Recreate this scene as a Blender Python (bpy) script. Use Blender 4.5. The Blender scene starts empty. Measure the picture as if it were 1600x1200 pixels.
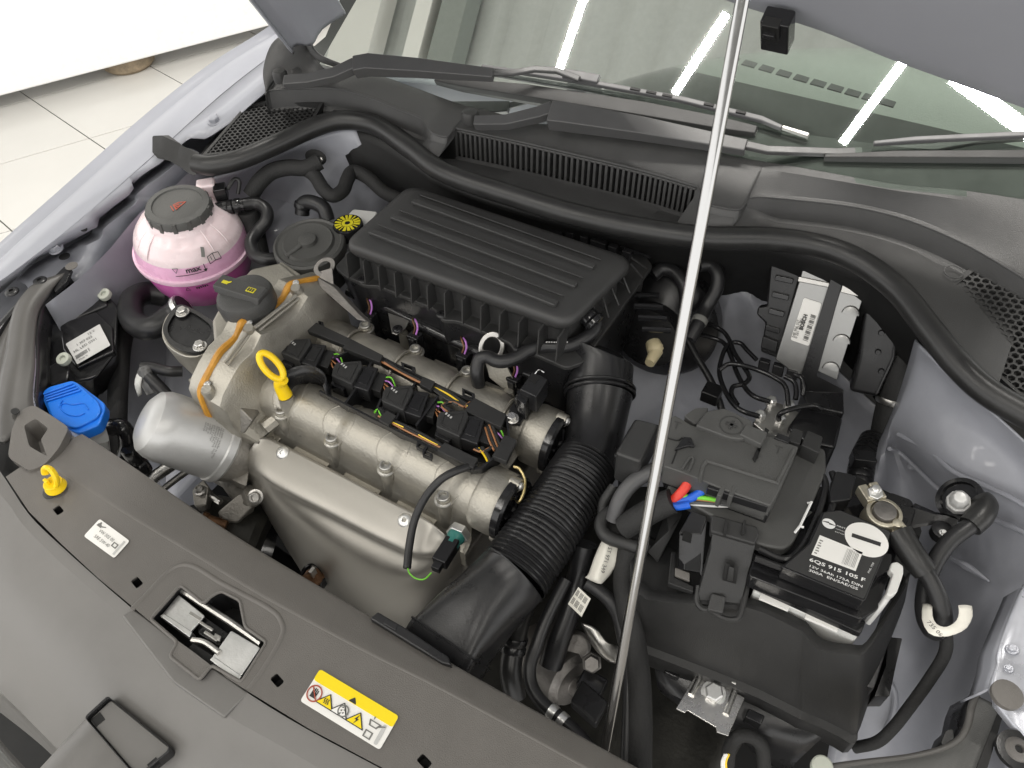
import bpy, bmesh, math, random
from mathutils import Vector as V, Matrix
random.seed(7)
scene = bpy.context.scene
COL = scene.collection
rad = math.radians

# ------------------------------------------------------------------ camera
F, CX, CY = 1230.0, 800.0, 600.0          # focal length and centre of the 1600 x 1200 photograph
RM = Matrix(((0.85229307, -0.36526846, 0.37440017),
             (0.52088145, 0.65802087, -0.54377481),
             (-0.04773934, 0.65847361, 0.75108819)))
CAM = V((0, 0, 0.73))                      # z = 0 is the level of the ignition coils, the floor lies at -0.80
cd = bpy.data.cameras.new('camera'); cam = bpy.data.objects.new('camera', cd); COL.objects.link(cam)
cam.matrix_world = Matrix.Translation(CAM) @ RM.to_4x4()
cd.sensor_width = 36; cd.lens = F / 1600 * 36; cd.clip_start = 0.02; cd.clip_end = 200
scene.camera = cam

# ------------------------------------------------------------------ world, lamps, exposure
wd = bpy.data.worlds.new('World'); scene.world = wd; wd.use_nodes = True
bg = wd.node_tree.nodes['Background']
bg.inputs['Color'].default_value = (1.0, 0.985, 0.96, 1); bg.inputs['Strength'].default_value = 1.9
scene.view_settings.view_transform = 'Standard'; scene.view_settings.look = 'None'
scene.view_settings.exposure = 0.2; scene.view_settings.gamma = 1
def area(name, a, b, width, watts, col=(1, 0.96, 0.9)):
    """a straight ceiling tube from a to b shining down"""
    a, b = V(a), V(b)
    ld = bpy.data.lights.new(name, 'AREA'); ld.shape = 'RECTANGLE'
    ld.size = (b - a).length; ld.size_y = width; ld.energy = watts; ld.color = col
    o = bpy.data.objects.new(name, ld); COL.objects.link(o)
    x = (b - a).normalized(); z = V((0, 0, 1)); y = z.cross(x).normalized(); z = x.cross(y)
    o.matrix_world = Matrix.Translation((a + b) / 2) @ Matrix((x, y, z)).transposed().to_4x4()
    return o

# ------------------------------------------------------------------ picture point -> place
def ray(px, py): return RM @ V(((px - CX) / F, -(py - CY) / F, -1.0))
def P(px, py, z):
    d = ray(px, py); return CAM + d * ((z - CAM.z) / d.z)
def PX(px, py, x):
    d = ray(px, py); return CAM + d * ((x - CAM.x) / d.x)
def PY(px, py, y):
    d = ray(px, py); return CAM + d * ((y - CAM.y) / d.y)
def PD(px, py, dep): return CAM + ray(px, py) * dep
def PL(px, py, o, n):
    d = ray(px, py); return CAM + d * ((V(o) - CAM).dot(n) / d.dot(n))
def L(s, z=None):
    out = []
    for t in s.split():
        c = [float(q) for q in t.split(',')]
        out.append(P(c[0], c[1], c[2] if len(c) > 2 else z))
    return out
UX, UY, UZ = V((1, 0, 0)), V((0, 1, 0)), V((0, 0, 1))

# ------------------------------------------------------------------ materials
MATS = {}
def mat(name, col, rough=0.5, metal=0.0, bump=0.0, bscale=300, var=0.0, vscale=30, spec=0.5, coat=0.0, sss=0.0,
        trans=0.0, rvar=0.06, emit=None, estr=0, ior=1.45, scratch=0.0, dirt=0.0):
    m = bpy.data.materials.new(name); m.use_nodes = True
    nt = m.node_tree; b = nt.nodes['Principled BSDF']; N = nt.nodes.new; K = nt.links.new
    b.inputs['Base Color'].default_value = (*col, 1); b.inputs['Roughness'].default_value = rough
    b.inputs['Metallic'].default_value = metal; b.inputs['Specular IOR Level'].default_value = spec
    b.inputs['Coat Weight'].default_value = coat; b.inputs['Coat Roughness'].default_value = 0.08
    b.inputs['Transmission Weight'].default_value = trans; b.inputs['IOR'].default_value = ior
    if sss:
        b.inputs['Subsurface Weight'].default_value = sss; b.inputs['Subsurface Radius'].default_value = (.02, .015, .015)
        b.inputs['Subsurface Scale'].default_value = 0.6
    if emit: b.inputs['Emission Color'].default_value = (*emit, 1); b.inputs['Emission Strength'].default_value = estr
    tc = N('ShaderNodeTexCoord')
    if var or rvar or dirt:
        n = N('ShaderNodeTexNoise'); n.inputs['Scale'].default_value = vscale; n.inputs['Detail'].default_value = 5
        n.inputs['Roughness'].default_value = 0.65
        K(tc.outputs['Object'], n.inputs['Vector'])
        if var:
            r = N('ShaderNodeMapRange'); r.inputs[1].default_value = .3; r.inputs[2].default_value = .7
            r.inputs[3].default_value = 1 - var; r.inputs[4].default_value = 1 + var
            K(n.outputs['Fac'], r.inputs[0])
            mx = N('ShaderNodeVectorMath'); mx.operation = 'SCALE'; mx.inputs[0].default_value = col
            K(r.outputs[0], mx.inputs['Scale']); K(mx.outputs[0], b.inputs['Base Color'])
        if rvar:
            r2 = N('ShaderNodeMapRange'); r2.inputs[1].default_value = .3; r2.inputs[2].default_value = .7
            r2.inputs[3].default_value = max(.02, rough - rvar); r2.inputs[4].default_value = rough + rvar
            K(n.outputs['Fac'], r2.inputs[0]); K(r2.outputs[0], b.inputs['Roughness'])
    if bump:
        n2 = N('ShaderNodeTexNoise'); n2.inputs['Scale'].default_value = bscale; n2.inputs['Detail'].default_value = 3
        bp = N('ShaderNodeBump'); bp.inputs['Strength'].default_value = bump; bp.inputs['Distance'].default_value = .001
        K(tc.outputs['Object'], n2.inputs['Vector']); K(n2.outputs['Fac'], bp.inputs['Height'])
        K(bp.outputs[0], b.inputs['Normal'])
    MATS[name] = m
    return m
mat('black_plastic', (.022, .022, .022), 0.36, bump=.25, bscale=900, var=.15, rvar=.06)
mat('satin_black', (.014, .014, .015), 0.3, bump=.12, bscale=700, var=.15)
mat('gloss_black', (.012, .012, .013), .16, bump=.05, bscale=200)
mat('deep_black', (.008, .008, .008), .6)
mat('matte_black', (.024, .024, .024), 0.46, bump=.35, bscale=1100, var=.12)
mat('cowl_plastic', (.048, .048, .048), 0.38, bump=.45, bscale=1300, var=.1)
mat('box_plastic', (.034, .034, .034), 0.38, bump=.4, bscale=1200, var=.1)
mat('slam_plastic', (.125, .117, .108), 0.42, bump=.4, bscale=1300, var=.05)
mat('bumper_plastic', (.15, .145, .138), 0.38, bump=.12, bscale=1500, var=.04)
mat('rubber', (.018, .018, .018), 0.36, bump=.15, bscale=500, var=.2)
mat('hose_rubber', (.016, .016, .017), .38, bump=.15, bscale=500, var=.25)
mat('cloth_tape', (.018, .018, .018), .75, bump=.7, bscale=420, var=.25)
mat('paint', (.29, .298, .33), 0.3, var=.015, coat=.12, spec=.4, rvar=.015)
mat('paint_inner', (.27, .277, .308), 0.42, bump=.12, bscale=90, var=.06, coat=.2)
mat('silver_paint', (.42, .43, .47), .28, metal=.5, bump=.15, bscale=18, var=.05, coat=.4)
mat('cast_alu', (.40, .38, .335), .46, metal=.8, bump=.5, bscale=420, var=.13, vscale=22, rvar=.09)
mat('cast_alu_rough', (.30, .285, .26), .52, metal=.8, bump=.8, bscale=300, var=.2, vscale=25, rvar=.1)
mat('grey_iron', (.20, .19, .18), .5, metal=.8, bump=.6, bscale=250, var=.3, vscale=30)
mat('heat_shield', (.39, .375, .345), 0.48, metal=.95, bump=.07, bscale=160, var=.06, vscale=12, rvar=.06)
mat('bright_steel', (.62, .61, .59), .26, metal=1, bump=.1, bscale=300, var=.1, rvar=.1)
mat('zinc', (.72, .72, .71), .33, metal=.9, bump=.15, bscale=300, var=.08)
mat('plain_steel', (.45, .44, .42), .36, metal=1, bump=.2, bscale=300, var=.2)
mat('chrome', (.40, .40, .40), 0.12, metal=1, rvar=.04)
mat('lead', (.56, .52, .42), .38, metal=.85, bump=.6, bscale=150, var=.2)
mat('sealant', (.50, .24, .03), .4, bump=.6, bscale=180, var=.25)
mat('copper_rust', (.16, .085, .045), .5, metal=.7, bump=.5, bscale=200, var=.5, vscale=60)
mat('yellow', (.85, .58, .01), .32, var=.04)
mat('yellow_print', (.62, .55, .02), 0.45, var=.1)
mat('orange_wire', (.34, .15, .06), 0.4)
mat('red_wire', (.70, .05, .03), .35)
mat('blue_wire', (.01, .11, .60), .35)
mat('green_wire', (.18, .60, .04), .4)
mat('violet_wire', (.45, .18, .55), .4)
mat('grey_wire', (.07, .07, .072), 0.4)
mat('blue_cap', (.015, .19, .78), .3, bump=.05, bscale=400, var=.03)
mat('white_plastic', (.62, .62, .60), .4, sss=.1)
mat('milky', (.72, .60, .62), .28, sss=.25, var=.03, coat=.15)
mat('pink_fluid', (.68, .16, .48), 0.24, sss=.2, var=.08, vscale=18, coat=.2)
mat('pink_pale', (.74, .50, .62), 0.26, sss=.25, var=.05, coat=.15)
mat('cap_grey', (.045, .045, .044), 0.42, bump=.5, bscale=1000)
mat('filter_paint', (.46, .46, .455), .38, metal=.45, var=.05, bump=.1, bscale=300)
mat('sticker_white', (.80, .79, .76), .45, var=.02)
mat('sticker_grey', (.55, .55, .54), .4, metal=.2, var=.05)
mat('sticker_yellow', (.86, .66, .01), .4)
mat('ink', (.03, .03, .03), .6)
mat('ink_grey', (.16, .16, .15), .6)
mat('ink_white', (.78, .78, .77), .5)
mat('ink_red', (.36, .07, .04), 0.5)
mat('cream', (.60, .52, .33), .4, sss=.1)
mat('pale_tag', (.74, .72, .65), .6, var=.06, vscale=60)
mat('gold', (.55, .45, .22), .35, metal=.9, var=.2)
mat('smoke_clear', (.10, .10, .10), .25)
mat('tile', (.60, .59, .565), 0.2, bump=.03, bscale=8, var=.025, vscale=3, coat=.2)
mat('grout', (.36, .34, .31), .8, var=.1)
mat('white_paint', (.85, .85, .84), .3, var=.01)
mat('tyre', (.23, .18, .12), .7, bump=.6, bscale=60, var=.4, vscale=30)
mat('dash', (.20, .215, .20), .6, bump=.4, bscale=500, var=.06)
mat('dash_dark', (.012, .014, .013), .6)
mat('roof_sheet', (.40, .41, .40), 0.6, var=.05)
mat('bolt_steel', (.50, .49, .46), .36, metal=.9, bump=.15, bscale=300, var=.1)
mat('arm_grey', (.075, .072, .068), .42, bump=.15, bscale=700)
mat('arm_black', (.06, .06, .061), 0.36, bump=.2, bscale=900, var=.06)
mat('pink_mid', (.74, .42, .60), 0.26, sss=.25, var=.05, coat=.15)
mat('cap_dark_grey', (.075, .075, .072), .46, bump=.4, bscale=1000)
mat('unit_metal', (.30, .30, .295), .38, metal=.9, bump=.1, bscale=200, var=.08)
mat('rail_grey', (.085, .085, .088), 0.4)
mat('dark_iron', (.035, .034, .03), .5, metal=.5, bump=.5, bscale=200, var=.3)
mat('fuse_grey', (.07, .07, .068), .5, bump=.4, bscale=1200, var=.08)
mat('bush', (.42, .44, .38), .45)
mat('led', (1, 1, 1), .5, emit=(1, .97, .9), estr=9)
def glass_mat():
    m = bpy.data.materials.new('windscreen_glass'); m.use_nodes = True; nt = m.node_tree; nt.nodes.clear()
    N = nt.nodes.new; K = nt.links.new
    o = N('ShaderNodeOutputMaterial'); mx = N('ShaderNodeMixShader'); t = N('ShaderNodeBsdfTransparent'); g = N('ShaderNodeBsdfGlossy')
    fr = N('ShaderNodeFresnel'); fr.inputs[0].default_value = 1.6
    t.inputs[0].default_value = (.84, .91, .86, 1); g.inputs['Roughness'].default_value = .01; g.inputs['Color'].default_value = (.95, 1, .97, 1)
    K(fr.outputs[0], mx.inputs[0]); K(t.outputs[0], mx.inputs[1]); K(g.outputs[0], mx.inputs[2]); K(mx.outputs[0], o.inputs[0])
    MATS['glass'] = m
glass_mat()

# ------------------------------------------------------------------ building
OFF = {}
def thing(name, label, cat, loc, group=None):
    o = bpy.data.objects.new(name, None); COL.objects.link(o); o.location = loc; o.empty_display_size = .02
    o['label'] = label; o['category'] = cat
    if group: o['group'] = group
    OFF[o] = V(loc)
    return o
def tag(o, label, cat, group=None, kind=None):
    if label: o['label'] = label
    if cat: o['category'] = cat
    if group: o['group'] = group
    if kind: o['kind'] = kind
    return o
def rounded(pts, r, n=4):
    out = []; k = len(pts)
    for i in range(k):
        a, b, c = pts[i - 1], pts[i], pts[(i + 1) % k]
        u, w = a - b, c - b; lu, lw = u.length, w.length
        if lu < 1e-6 or lw < 1e-6: continue
        q = min(r, lu * .45, lw * .45); p0, p1 = b + u / lu * q, b + w / lw * q
        for j in range(n + 1):
            t = j / n; out.append(p0 * (1 - t) ** 2 + b * 2 * t * (1 - t) + p1 * t * t)
    return out
def crom(p, k=6, closed=False):
    if len(p) < 3 and not closed: 
        return [p[0].lerp(p[1], j / k) for j in range(k + 1)]
    out = []; n = len(p)
    for i in range(n if closed else n - 1):
        if closed: a, b, c, d = p[i - 1], p[i], p[(i + 1) % n], p[(i + 2) % n]
        else:
            b, c = p[i], p[i + 1]
            a = p[i - 1] if i else b * 2 - c
            d = p[i + 2] if i + 2 < n else c * 2 - b
        for j in range(k):
            t = j / k
            out.append(.5 * (2 * b + (c - a) * t + (2 * a - 5 * b + 4 * c - d) * t * t + (3 * b - 3 * c + d - a) * t ** 3))
    if not closed: out.append(p[-1].copy())
    return out
class MB:
    def __init__(s): s.bm = bmesh.new()
    def face(s, pts):
        return s.bm.faces.new([s.bm.verts.new(p) for p in pts])
    def loft(s, rings, cap0=True, cap1=True, closed=True):
        vs = [[s.bm.verts.new(p) for p in r] for r in rings]; n = len(vs[0])
        for a, b in zip(vs, vs[1:]):
            for i in range(n if closed else n - 1):
                j = (i + 1) % n; s.bm.faces.new((a[i], a[j], b[j], b[i]))
        if cap0 and closed: s.bm.faces.new(vs[0][::-1])
        if cap1 and closed: s.bm.faces.new(vs[-1])
        return s
    def prism(s, top, down, r=0, taper=1.0):
        """outline (top) carried along the vector or depth `down`"""
        d = V((0, 0, -down)) if not isinstance(down, V) else down
        if r: top = rounded(top, r)
        c = sum(top, V()) / len(top)
        s.loft([[c + (p - c) * taper + d for p in top], top] if taper != 1 else [[p + d for p in top], top])
        return s
    def plate(s, outer, holes, down):
        d = V((0, 0, -down)) if not isinstance(down, V) else down
        t = []; e = []
        loops = [outer] + holes
        for lp in loops:
            v = [s.bm.verts.new(p) for p in lp]; t.append(v)
            e += [s.bm.edges.new((v[i - 1], v[i])) for i in range(len(v))]
        f = bmesh.ops.triangle_fill(s.bm, use_beauty=True, use_dissolve=False, edges=e)
        fs = [g for g in f['geom'] if isinstance(g, bmesh.types.BMFace)]
        n = -d.normalized()
        for q in fs:
            q.normal_update()
            if q.normal.dot(n) < 0: q.normal_flip()
        lo = {}
        for lp in t:
            for v in lp: lo[v] = s.bm.verts.new(v.co + d)
        for q in fs: s.bm.faces.new([lo[v] for v in reversed(q.verts)])
        for lp in t:
            for i in range(len(lp)):
                a, b = lp[i - 1], lp[i]; s.bm.faces.new((b, a, lo[a], lo[b]))
        return s
    def box(s, c, half, ax=(UX, UY, UZ)):
        x, y, z = (ax[i].normalized() * half[i] for i in range(3)); c = V(c)
        s.loft([[c - x - y - z, c + x - y - z, c + x + y - z, c - x + y - z], [c - x - y + z, c + x - y + z, c + x + y + z, c - x + y + z]])
        return s
    def lathe(s, o, axis, prof, seg=24, cap0=True, cap1=True, a0=0, sc=(1, 1), ref=None):
        z = V(axis).normalized(); x = (ref if ref else (UX if abs(z.x) < .9 else UY)); x = (x - z * x.dot(z)).normalized(); y = z.cross(x); o = V(o)
        s.loft([[o + z * h + (x * math.cos(a0 + 2 * math.pi * i / seg) * sc[0] + y * math.sin(a0 + 2 * math.pi * i / seg) * sc[1]) * r for i in range(seg)] for r, h in prof], cap0, cap1)
        return s
    def tube(s, pts, r, seg=10, k=6, smooth=True, cap=True, flat=1.0, up=None):
        pts = [V(p) for p in pts]; rr = r if isinstance(r, (list, tuple)) else [r] * len(pts)
        if smooth and len(pts) > 2:
            q = crom(pts, k); m = len(q); w = []
            for i in range(m):
                t = i / (m - 1) * (len(rr) - 1); a = min(int(t), len(rr) - 2); w.append(rr[a] + (rr[a + 1] - rr[a]) * (t - a))
            pts, rr = q, w
        n = len(pts); rings = []; pt = None
        for i in range(n):
            t = (pts[min(i + 1, n - 1)] - pts[max(i - 1, 0)]).normalized()
            if pt is None:
                u = up if up else (UZ if abs(t.z) < .9 else UX); u = (u - t * u.dot(t)).normalized()
            else: u = (u - t * u.dot(t)).normalized()
            w = t.cross(u); pt = t
            rings.append([pts[i] + (u * math.cos(2 * math.pi * j / seg) * flat + w * math.sin(2 * math.pi * j / seg)) * rr[i] for j in range(seg)])
        s.loft(rings, cap, cap)
        return s
    def patch(s, rows, k=4, kr=None):
        kr = kr or k
        g = [crom(r, k) if k > 1 else r for r in rows]; cols = list(zip(*g))
        g2 = [crom(list(c), kr) if kr > 1 else list(c) for c in cols]
        s.loft([list(r) for r in zip(*g2)], False, False, closed=False)
        return s
    def build(s, name, m, parent=None, bevel=0, solid=0, ang=38, label=None, seg=2, kind=None):
        me = bpy.data.meshes.new(name)
        bmesh.ops.recalc_face_normals(s.bm, faces=s.bm.faces) if not solid else None
        o = bpy.data.objects.new(name, me); COL.objects.link(o)
        if parent is None:
            vs = [v.co for v in s.bm.verts]; off = sum(vs, V()) / max(1, len(vs)); o.location = off
        else:
            off = OFF[parent]; o.parent = parent
        OFF[o] = off.copy()
        bmesh.ops.translate(s.bm, verts=s.bm.verts, vec=-off)
        s.bm.to_mesh(me); s.bm.free()
        me.materials.append(MATS[m])
        me.shade_smooth(); me.set_sharp_from_angle(angle=rad(ang))
        if solid:
            sm = o.modifiers.new('solid', 'SOLIDIFY'); sm.thickness = abs(solid); sm.offset = -1 if solid > 0 else 1
        if bevel:
            b = o.modifiers.new('bevel', 'BEVEL'); b.width = bevel; b.segments = seg; b.limit_method = 'ANGLE'; b.angle_limit = rad(ang); b.harden_normals = True
        if label: o['label'] = label
        if kind: o['kind'] = kind
        return o
def mb_text(s, o, u, v, size, fn=None, mb=None, align='LEFT', thick=0.0002, bold=0):
    """lettering as a flat mesh: baseline starts at o, u runs along it, v is up; fn may bend (x, y) onto a surface"""
    cu = bpy.data.curves.new('t', 'FONT'); cu.body = s; cu.size = size; cu.align_x = align; cu.resolution_u = 2; cu.offset = bold
    ob = bpy.data.objects.new('t', cu); COL.objects.link(ob)
    me = bpy.data.meshes.new_from_object(ob)
    mb = mb or MB(); u = u.normalized(); v = (v - u * v.dot(u)).normalized(); n = u.cross(v)
    vs = [mb.bm.verts.new(fn(q.co.x, q.co.y) if fn else V(o) + u * q.co.x + v * q.co.y + n * thick) for q in me.vertices]
    for p in me.polygons:
        try: mb.bm.faces.new([vs[i] for i in p.vertices])
        except ValueError: pass
    bpy.data.objects.remove(ob); bpy.data.meshes.remove(me); bpy.data.curves.remove(cu)
    return mb
def copy_tree(o, parent=None, delta=None):
    c = o.copy(); COL.objects.link(c); OFF[c] = OFF[o].copy()
    if parent: c.parent = parent
    elif delta is not None: c.location = o.location + delta
    for ch in list(o.children): copy_tree(ch, c)
    return c
# one hex socket bolt head mesh, shared by every bolt in the bay
def head_mesh(kind, m):
    b = MB()
    if kind == 'flange':
        b.lathe((0, 0, 0), UZ, [(1.0, 0), (1.0, .16), (.72, .22), (.68, .26), (.68, .8), (.6, .9), (.42, .9), (.38, .55), (.0001, .55)], 20)
    elif kind == 'torx':
        b.lathe((0, 0, 0), UZ, [(1.0, 0), (1.0, .12), (.9, .26), (.62, .36), (.34, .38), (.3, .12), (.0001, .12)], 20)
    else:
        b.lathe((0, 0, 0), UZ, [(1.0, 0), (1.0, .14), (.95, .2)], 20)
        b.lathe((0, 0, .2), UZ, [(.72, 0), (.72, .5), (.6, .6)], 6)
    o = b.build('bolt', m, None); COL.objects.unlink(o); me = o.data; bpy.data.objects.remove(o)
    return me
HEADS = {}
def bolt(p, r, parent, axis=UZ, kind='flange', m='zinc', name='bolt', hscale=1.0):
    if (kind, m) not in HEADS: HEADS[(kind, m)] = head_mesh(kind, m)
    o = bpy.data.objects.new(name, HEADS[(kind, m)]); COL.objects.link(o); o.parent = parent
    q = V(axis).to_track_quat('Z', 'Y')
    o.matrix_local = Matrix.Translation(V(p) - OFF[parent]) @ q.to_matrix().to_4x4() @ Matrix.Diagonal((r, r, r * hscale, 1))
    OFF[o] = OFF[parent]
    return o

# ------------------------------------------------------------------ ceiling tubes (mirrored in the windscreen)
WO = P(800, 118, .175); WN = V((0, -math.sin(rad(27)), math.cos(rad(27))))
def mirror(px, py, zc):
    d = ray(px, py).normalized(); p = PL(px, py, WO, WN); r = d - 2 * d.dot(WN) * WN
    return p + r * ((zc - p.z) / r.z)
REFL_PANELS = []
def ceiling_tube(a, b, watts, width=.10):
    return area('ceiling_tube_light', a, b, width, watts)
TZ = 2.3
for (x0, y0, x1, y1) in ((925, -40, 874, 108), (1135, 22, 1054, 146), (1412, 96, 1316, 224)):
    a, b = mirror(x0, y0, TZ), mirror(x1, y1, TZ); ceiling_tube(a, b, 20, .03)
ceiling_tube(mirror(1490, 120, TZ), mirror(1640, 230, TZ), 20, .05)
# further unseen tubes added in front of the car to light the bay
for (x, y0, y1) in ((-2.2, -1.9, -.2), (-1.3, -1.9, -.2), (-.1, -1.9, -.4), (1.1, -1.6, .6)):
    ceiling_tube((x, y0, TZ), (x, y1, TZ), 14, .12)

for x0, x1, m in ((505, 566, 'tile'), (622, 646, 'tile'), (662, 700, 'dash')):  # panels added overhead so the windscreen mirrors pale and grey bands
    yy = (-60, 110) if x0 < 1000 else (230, 330)
    q = [mirror(x0, yy[1], TZ + .15), mirror(x1, yy[1] + 6, TZ + .15), mirror(x1 + 45, yy[0], TZ + .15), mirror(x0 + 45, yy[0], TZ + .15)]
    REFL_PANELS.append((q, m))
# ------------------------------------------------------------------ floor and the white panel beyond the fender
FZ = -.80
b = MB(); prof = []
for i in range(56):
    x = -6 + i * .20; prof += [(x, 0), (x + .12, 0), (x + .135, .007), (x + .185, .007)]
b.loft([[V((x, y, TZ + .30 + z)) for x, z in prof] for y in (-3.6, 7)], False, False, closed=False)
tag(b.build('ceiling', 'roof_sheet', solid=-.01), None, None, kind='structure')
for q, m in REFL_PANELS: tag(MB().prism([p + UZ * .12 for p in q], .12).build('reflection_panel', m), None, None, kind='structure')
fl = MB(); fl.box((0, 0, FZ - .06), (9, 9, .05)); floor = tag(fl.build('floor', 'grout'), None, None, kind='structure')
O0 = P(141, 219, FZ); tu = V((math.cos(rad(-10.5)), math.sin(rad(-10.5)), 0)); tv = V((math.cos(rad(60)), math.sin(rad(60)), 0)); TS = .475
tm = None
for i in range(-5, 9):
    for j in range(-8, 8):
        c = O0 + tu * TS * (i + .5) + tv * TS * (j + .5)
        if c.x < -5 or (c.x > -.9 and c.y > -.5): continue
        if tm is None:
            b = MB(); h0 = tu * (TS / 2 - .0018); h1 = tv * (TS / 2 - .0018)
            b.prism([-h0 - h1, h0 - h1, h0 + h1, -h0 + h1], .012)
            q = b.build('tile', 'tile', None, bevel=.0015, seg=1); tm = q
            q.location = V((c.x, c.y, FZ + .002)); q.parent = floor; q.location -= OFF[floor]
            continue
        q = tm.copy(); COL.objects.link(q); q.location = V((c.x, c.y, FZ + .002)) - OFF[floor]

a, b = P(-60, 167, FZ + .07), P(560, 5, FZ + .07); n = UZ.cross(b - a).normalized()
a -= (b - a) * .4
t = thing('white_panel', 'tall blank white panel standing on the tiled floor beyond the fender', 'panel', a)
MB().prism([a, b, b + n * .5, a + n * .5], V((0, 0, 2.2))).build('board', 'white_paint', t, bevel=.01)
for px, py in ((205, 104),):
    c = P(px, py, FZ + .03) + n * .07
    MB().lathe(c + V((0, 0, -.028)), UZ, [(.085, 0), (.105, .02), (.108, .05), (.10, .075), (.06, .09)], 28).build('foot', 'tyre', t)

# ------------------------------------------------------------------ left fender (far side) and inner rail
t = thing('fender', 'grey painted front fender on the far side beside the tiled floor', 'fender', P(250, 230, .05))
sil = L('-60,470,-.02 0,409,.015 115,306,.055 252,184,.10 350,107,.14 429,57,.165 470,28,.19')
crs = L('-40,462,-.005 10,432,.016 125,343,.05 245,238,.085 345,148,.12 425,85,.155 452,62,.175')
inn = L('-20,462,-.012 42,412,.01 140,357,.04 232,268,.075 300,206,.10 392,150,.135 434,80,.16')
out0 = [p + V((-.045, -.01, -.07)) for p in sil]; out1 = [p + V((-.06, -.01, -.74)) for p in sil]
MB().patch(list(zip(*[out1, out0, [p + V((-.012, 0, -.008)) for p in sil], sil, [s.lerp(c, .55) + V((0, 0, .003)) for s, c in zip(sil, crs)], crs])), 4).build('skin', 'paint', t)
edge = L('-20,470,-.02 30,425,.0 58,398,.012 110,372,.022 128,362,.03 150,350,.035 153,337,.038 176,318,.048 200,300,.058 207,290,.062 204,284,.062 222,268,.072 246,252,.08 288,216,.094 296,211,.096 318,212,.10 330,206,.104 362,184,.115 388,160,.128 412,140,.14 434,95,.158')
def along(pl, f):
    ln = [(b_ - a_).length for a_, b_ in zip(pl, pl[1:])]; s_ = f * sum(ln)
    for a_, b_, l_ in zip(pl, pl[1:], ln):
        if s_ <= l_: return a_.lerp(b_, s_ / l_)
        s_ -= l_
    return pl[-1]
ccr = crom(crs, 8); ln = [0]
for a_, b_ in zip(edge, edge[1:]): ln.append(ln[-1] + (b_ - a_).length)
MB().patch([[along(ccr, l_ / ln[-1]) + V((0, 0, -.0006)), along(ccr, l_ / ln[-1]).lerp(e, .5) + V((0, 0, -.003)), e + V((0, 0, -.005))] for e, l_ in zip(edge, ln)], 1).build('flange', 'paint', t, solid=.0015)
for px, py, z in ((335, 187, .108), (86, 387, .018)):
    bolt(P(px, py, z), .0115, t, V((.1, -.2, 1)), 'hex', 'paint')
b = MB(); b.lathe(P(129, 357, .033), V((.1, -.1, 1)), [(.0065, 0), (.0065, .0014)], 18, sc=(1.4, .8)); b.build('hole_plug', 'deep_black', t)

rail = tag(MB().patch([
    L('470,60,.11 430,130,.09 400,170,.075 330,232,.05 296,277,.03 262,310,.02 220,338,.005 160,395,-.012 120,440,-.02 70,480,-.03'),
    L('480,80,.10 440,150,.085 410,190,.07 345,240,.045 305,280,.03 268,316,.018 228,345,.003 180,402,-.014 135,446,-.022 84,486,-.032'),
    [p + V((.012, -.012, -.03)) for p in L('480,80,.10 440,150,.085 410,190,.07 345,240,.045 305,280,.03 268,316,.018 228,345,.003 180,402,-.014 135,446,-.022 84,486,-.032')],
    [p + V((.02, -.02, -.62)) for p in L('480,80,.10 440,150,.085 410,190,.07 345,240,.045 305,280,.03 268,316,.018 228,345,.003 180,402,-.014 135,446,-.022 84,486,-.032')],
], 3).build('inner_rail', 'paint_inner', solid=.0012), 'grey painted inner rail under the far fender flange', 'body rail')
# inner rail upper sheet reaching under the flange
tag(MB().patch([
    [p + V((-.03, 0, -.03)) for p in edge[1:15]],
    [p + V((.0, -.002, -.024)) for p in edge[1:15]],
    [P(*q) for q in ((62, 478, -.03), (100, 455, -.026), (126, 440, -.022), (150, 412, -.015), (165, 395, -.011), (190, 370, -.004), (215, 345, .003), (232, 335, .007), (250, 322, .013), (262, 312, .018), (275, 300, .022), (290, 285, .028), (302, 275, .032), (330, 248, .044))],
], 3, 1).build('inner_rail', 'paint_inner', solid=.0012), 'flat grey painted ledge between the far fender and coolant tank', 'body rail')

# ------------------------------------------------------------------ far inner wing, strut tower and bulkhead
tag(MB().patch([
    L('250,330,.0 310,285,.03 380,262,.05 470,222,.08 520,205,.095 556,200,.10'),
    L('245,420,-.10 320,330,-.02 395,290,.01 470,262,.035 530,240,.06 566,225,.08'),
    L('250,520,-.18 330,400,-.08 405,335,-.04 470,318,-.015 540,280,.02 590,262,.04'),
    L('255,600,-.26 340,480,-.16 420,400,-.10 480,372,-.07 560,330,-.03 640,300,.0'),
    L('260,700,-.36 350,580,-.26 430,480,-.19 500,430,-.15 590,390,-.12 680,350,-.1'),
    L('260,800,-.44 360,690,-.36 450,590,-.3 540,520,-.26 640,470,-.24 740,420,-.2'),
], 5).build('inner_wing', 'paint_inner', solid=.002), 'grey painted far inner wing behind the coolant tank', 'inner wing')
t = thing('strut_tower', 'grey painted far strut tower dome behind the round black canister', 'strut tower', P(455, 330, -.05))
MB().lathe(P(452, 352, -.075), V((.1, -.25, 1)), [(.10, -.05), (.095, .0), (.088, .035), (.07, .055), (.045, .062), (.0001, .063)], 40).build('dome', 'paint_inner', t)
t = thing('bulkhead', 'black insulated bulkhead below the rubber seal behind the air filter box', 'bulkhead', P(800, 330, 0))
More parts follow.
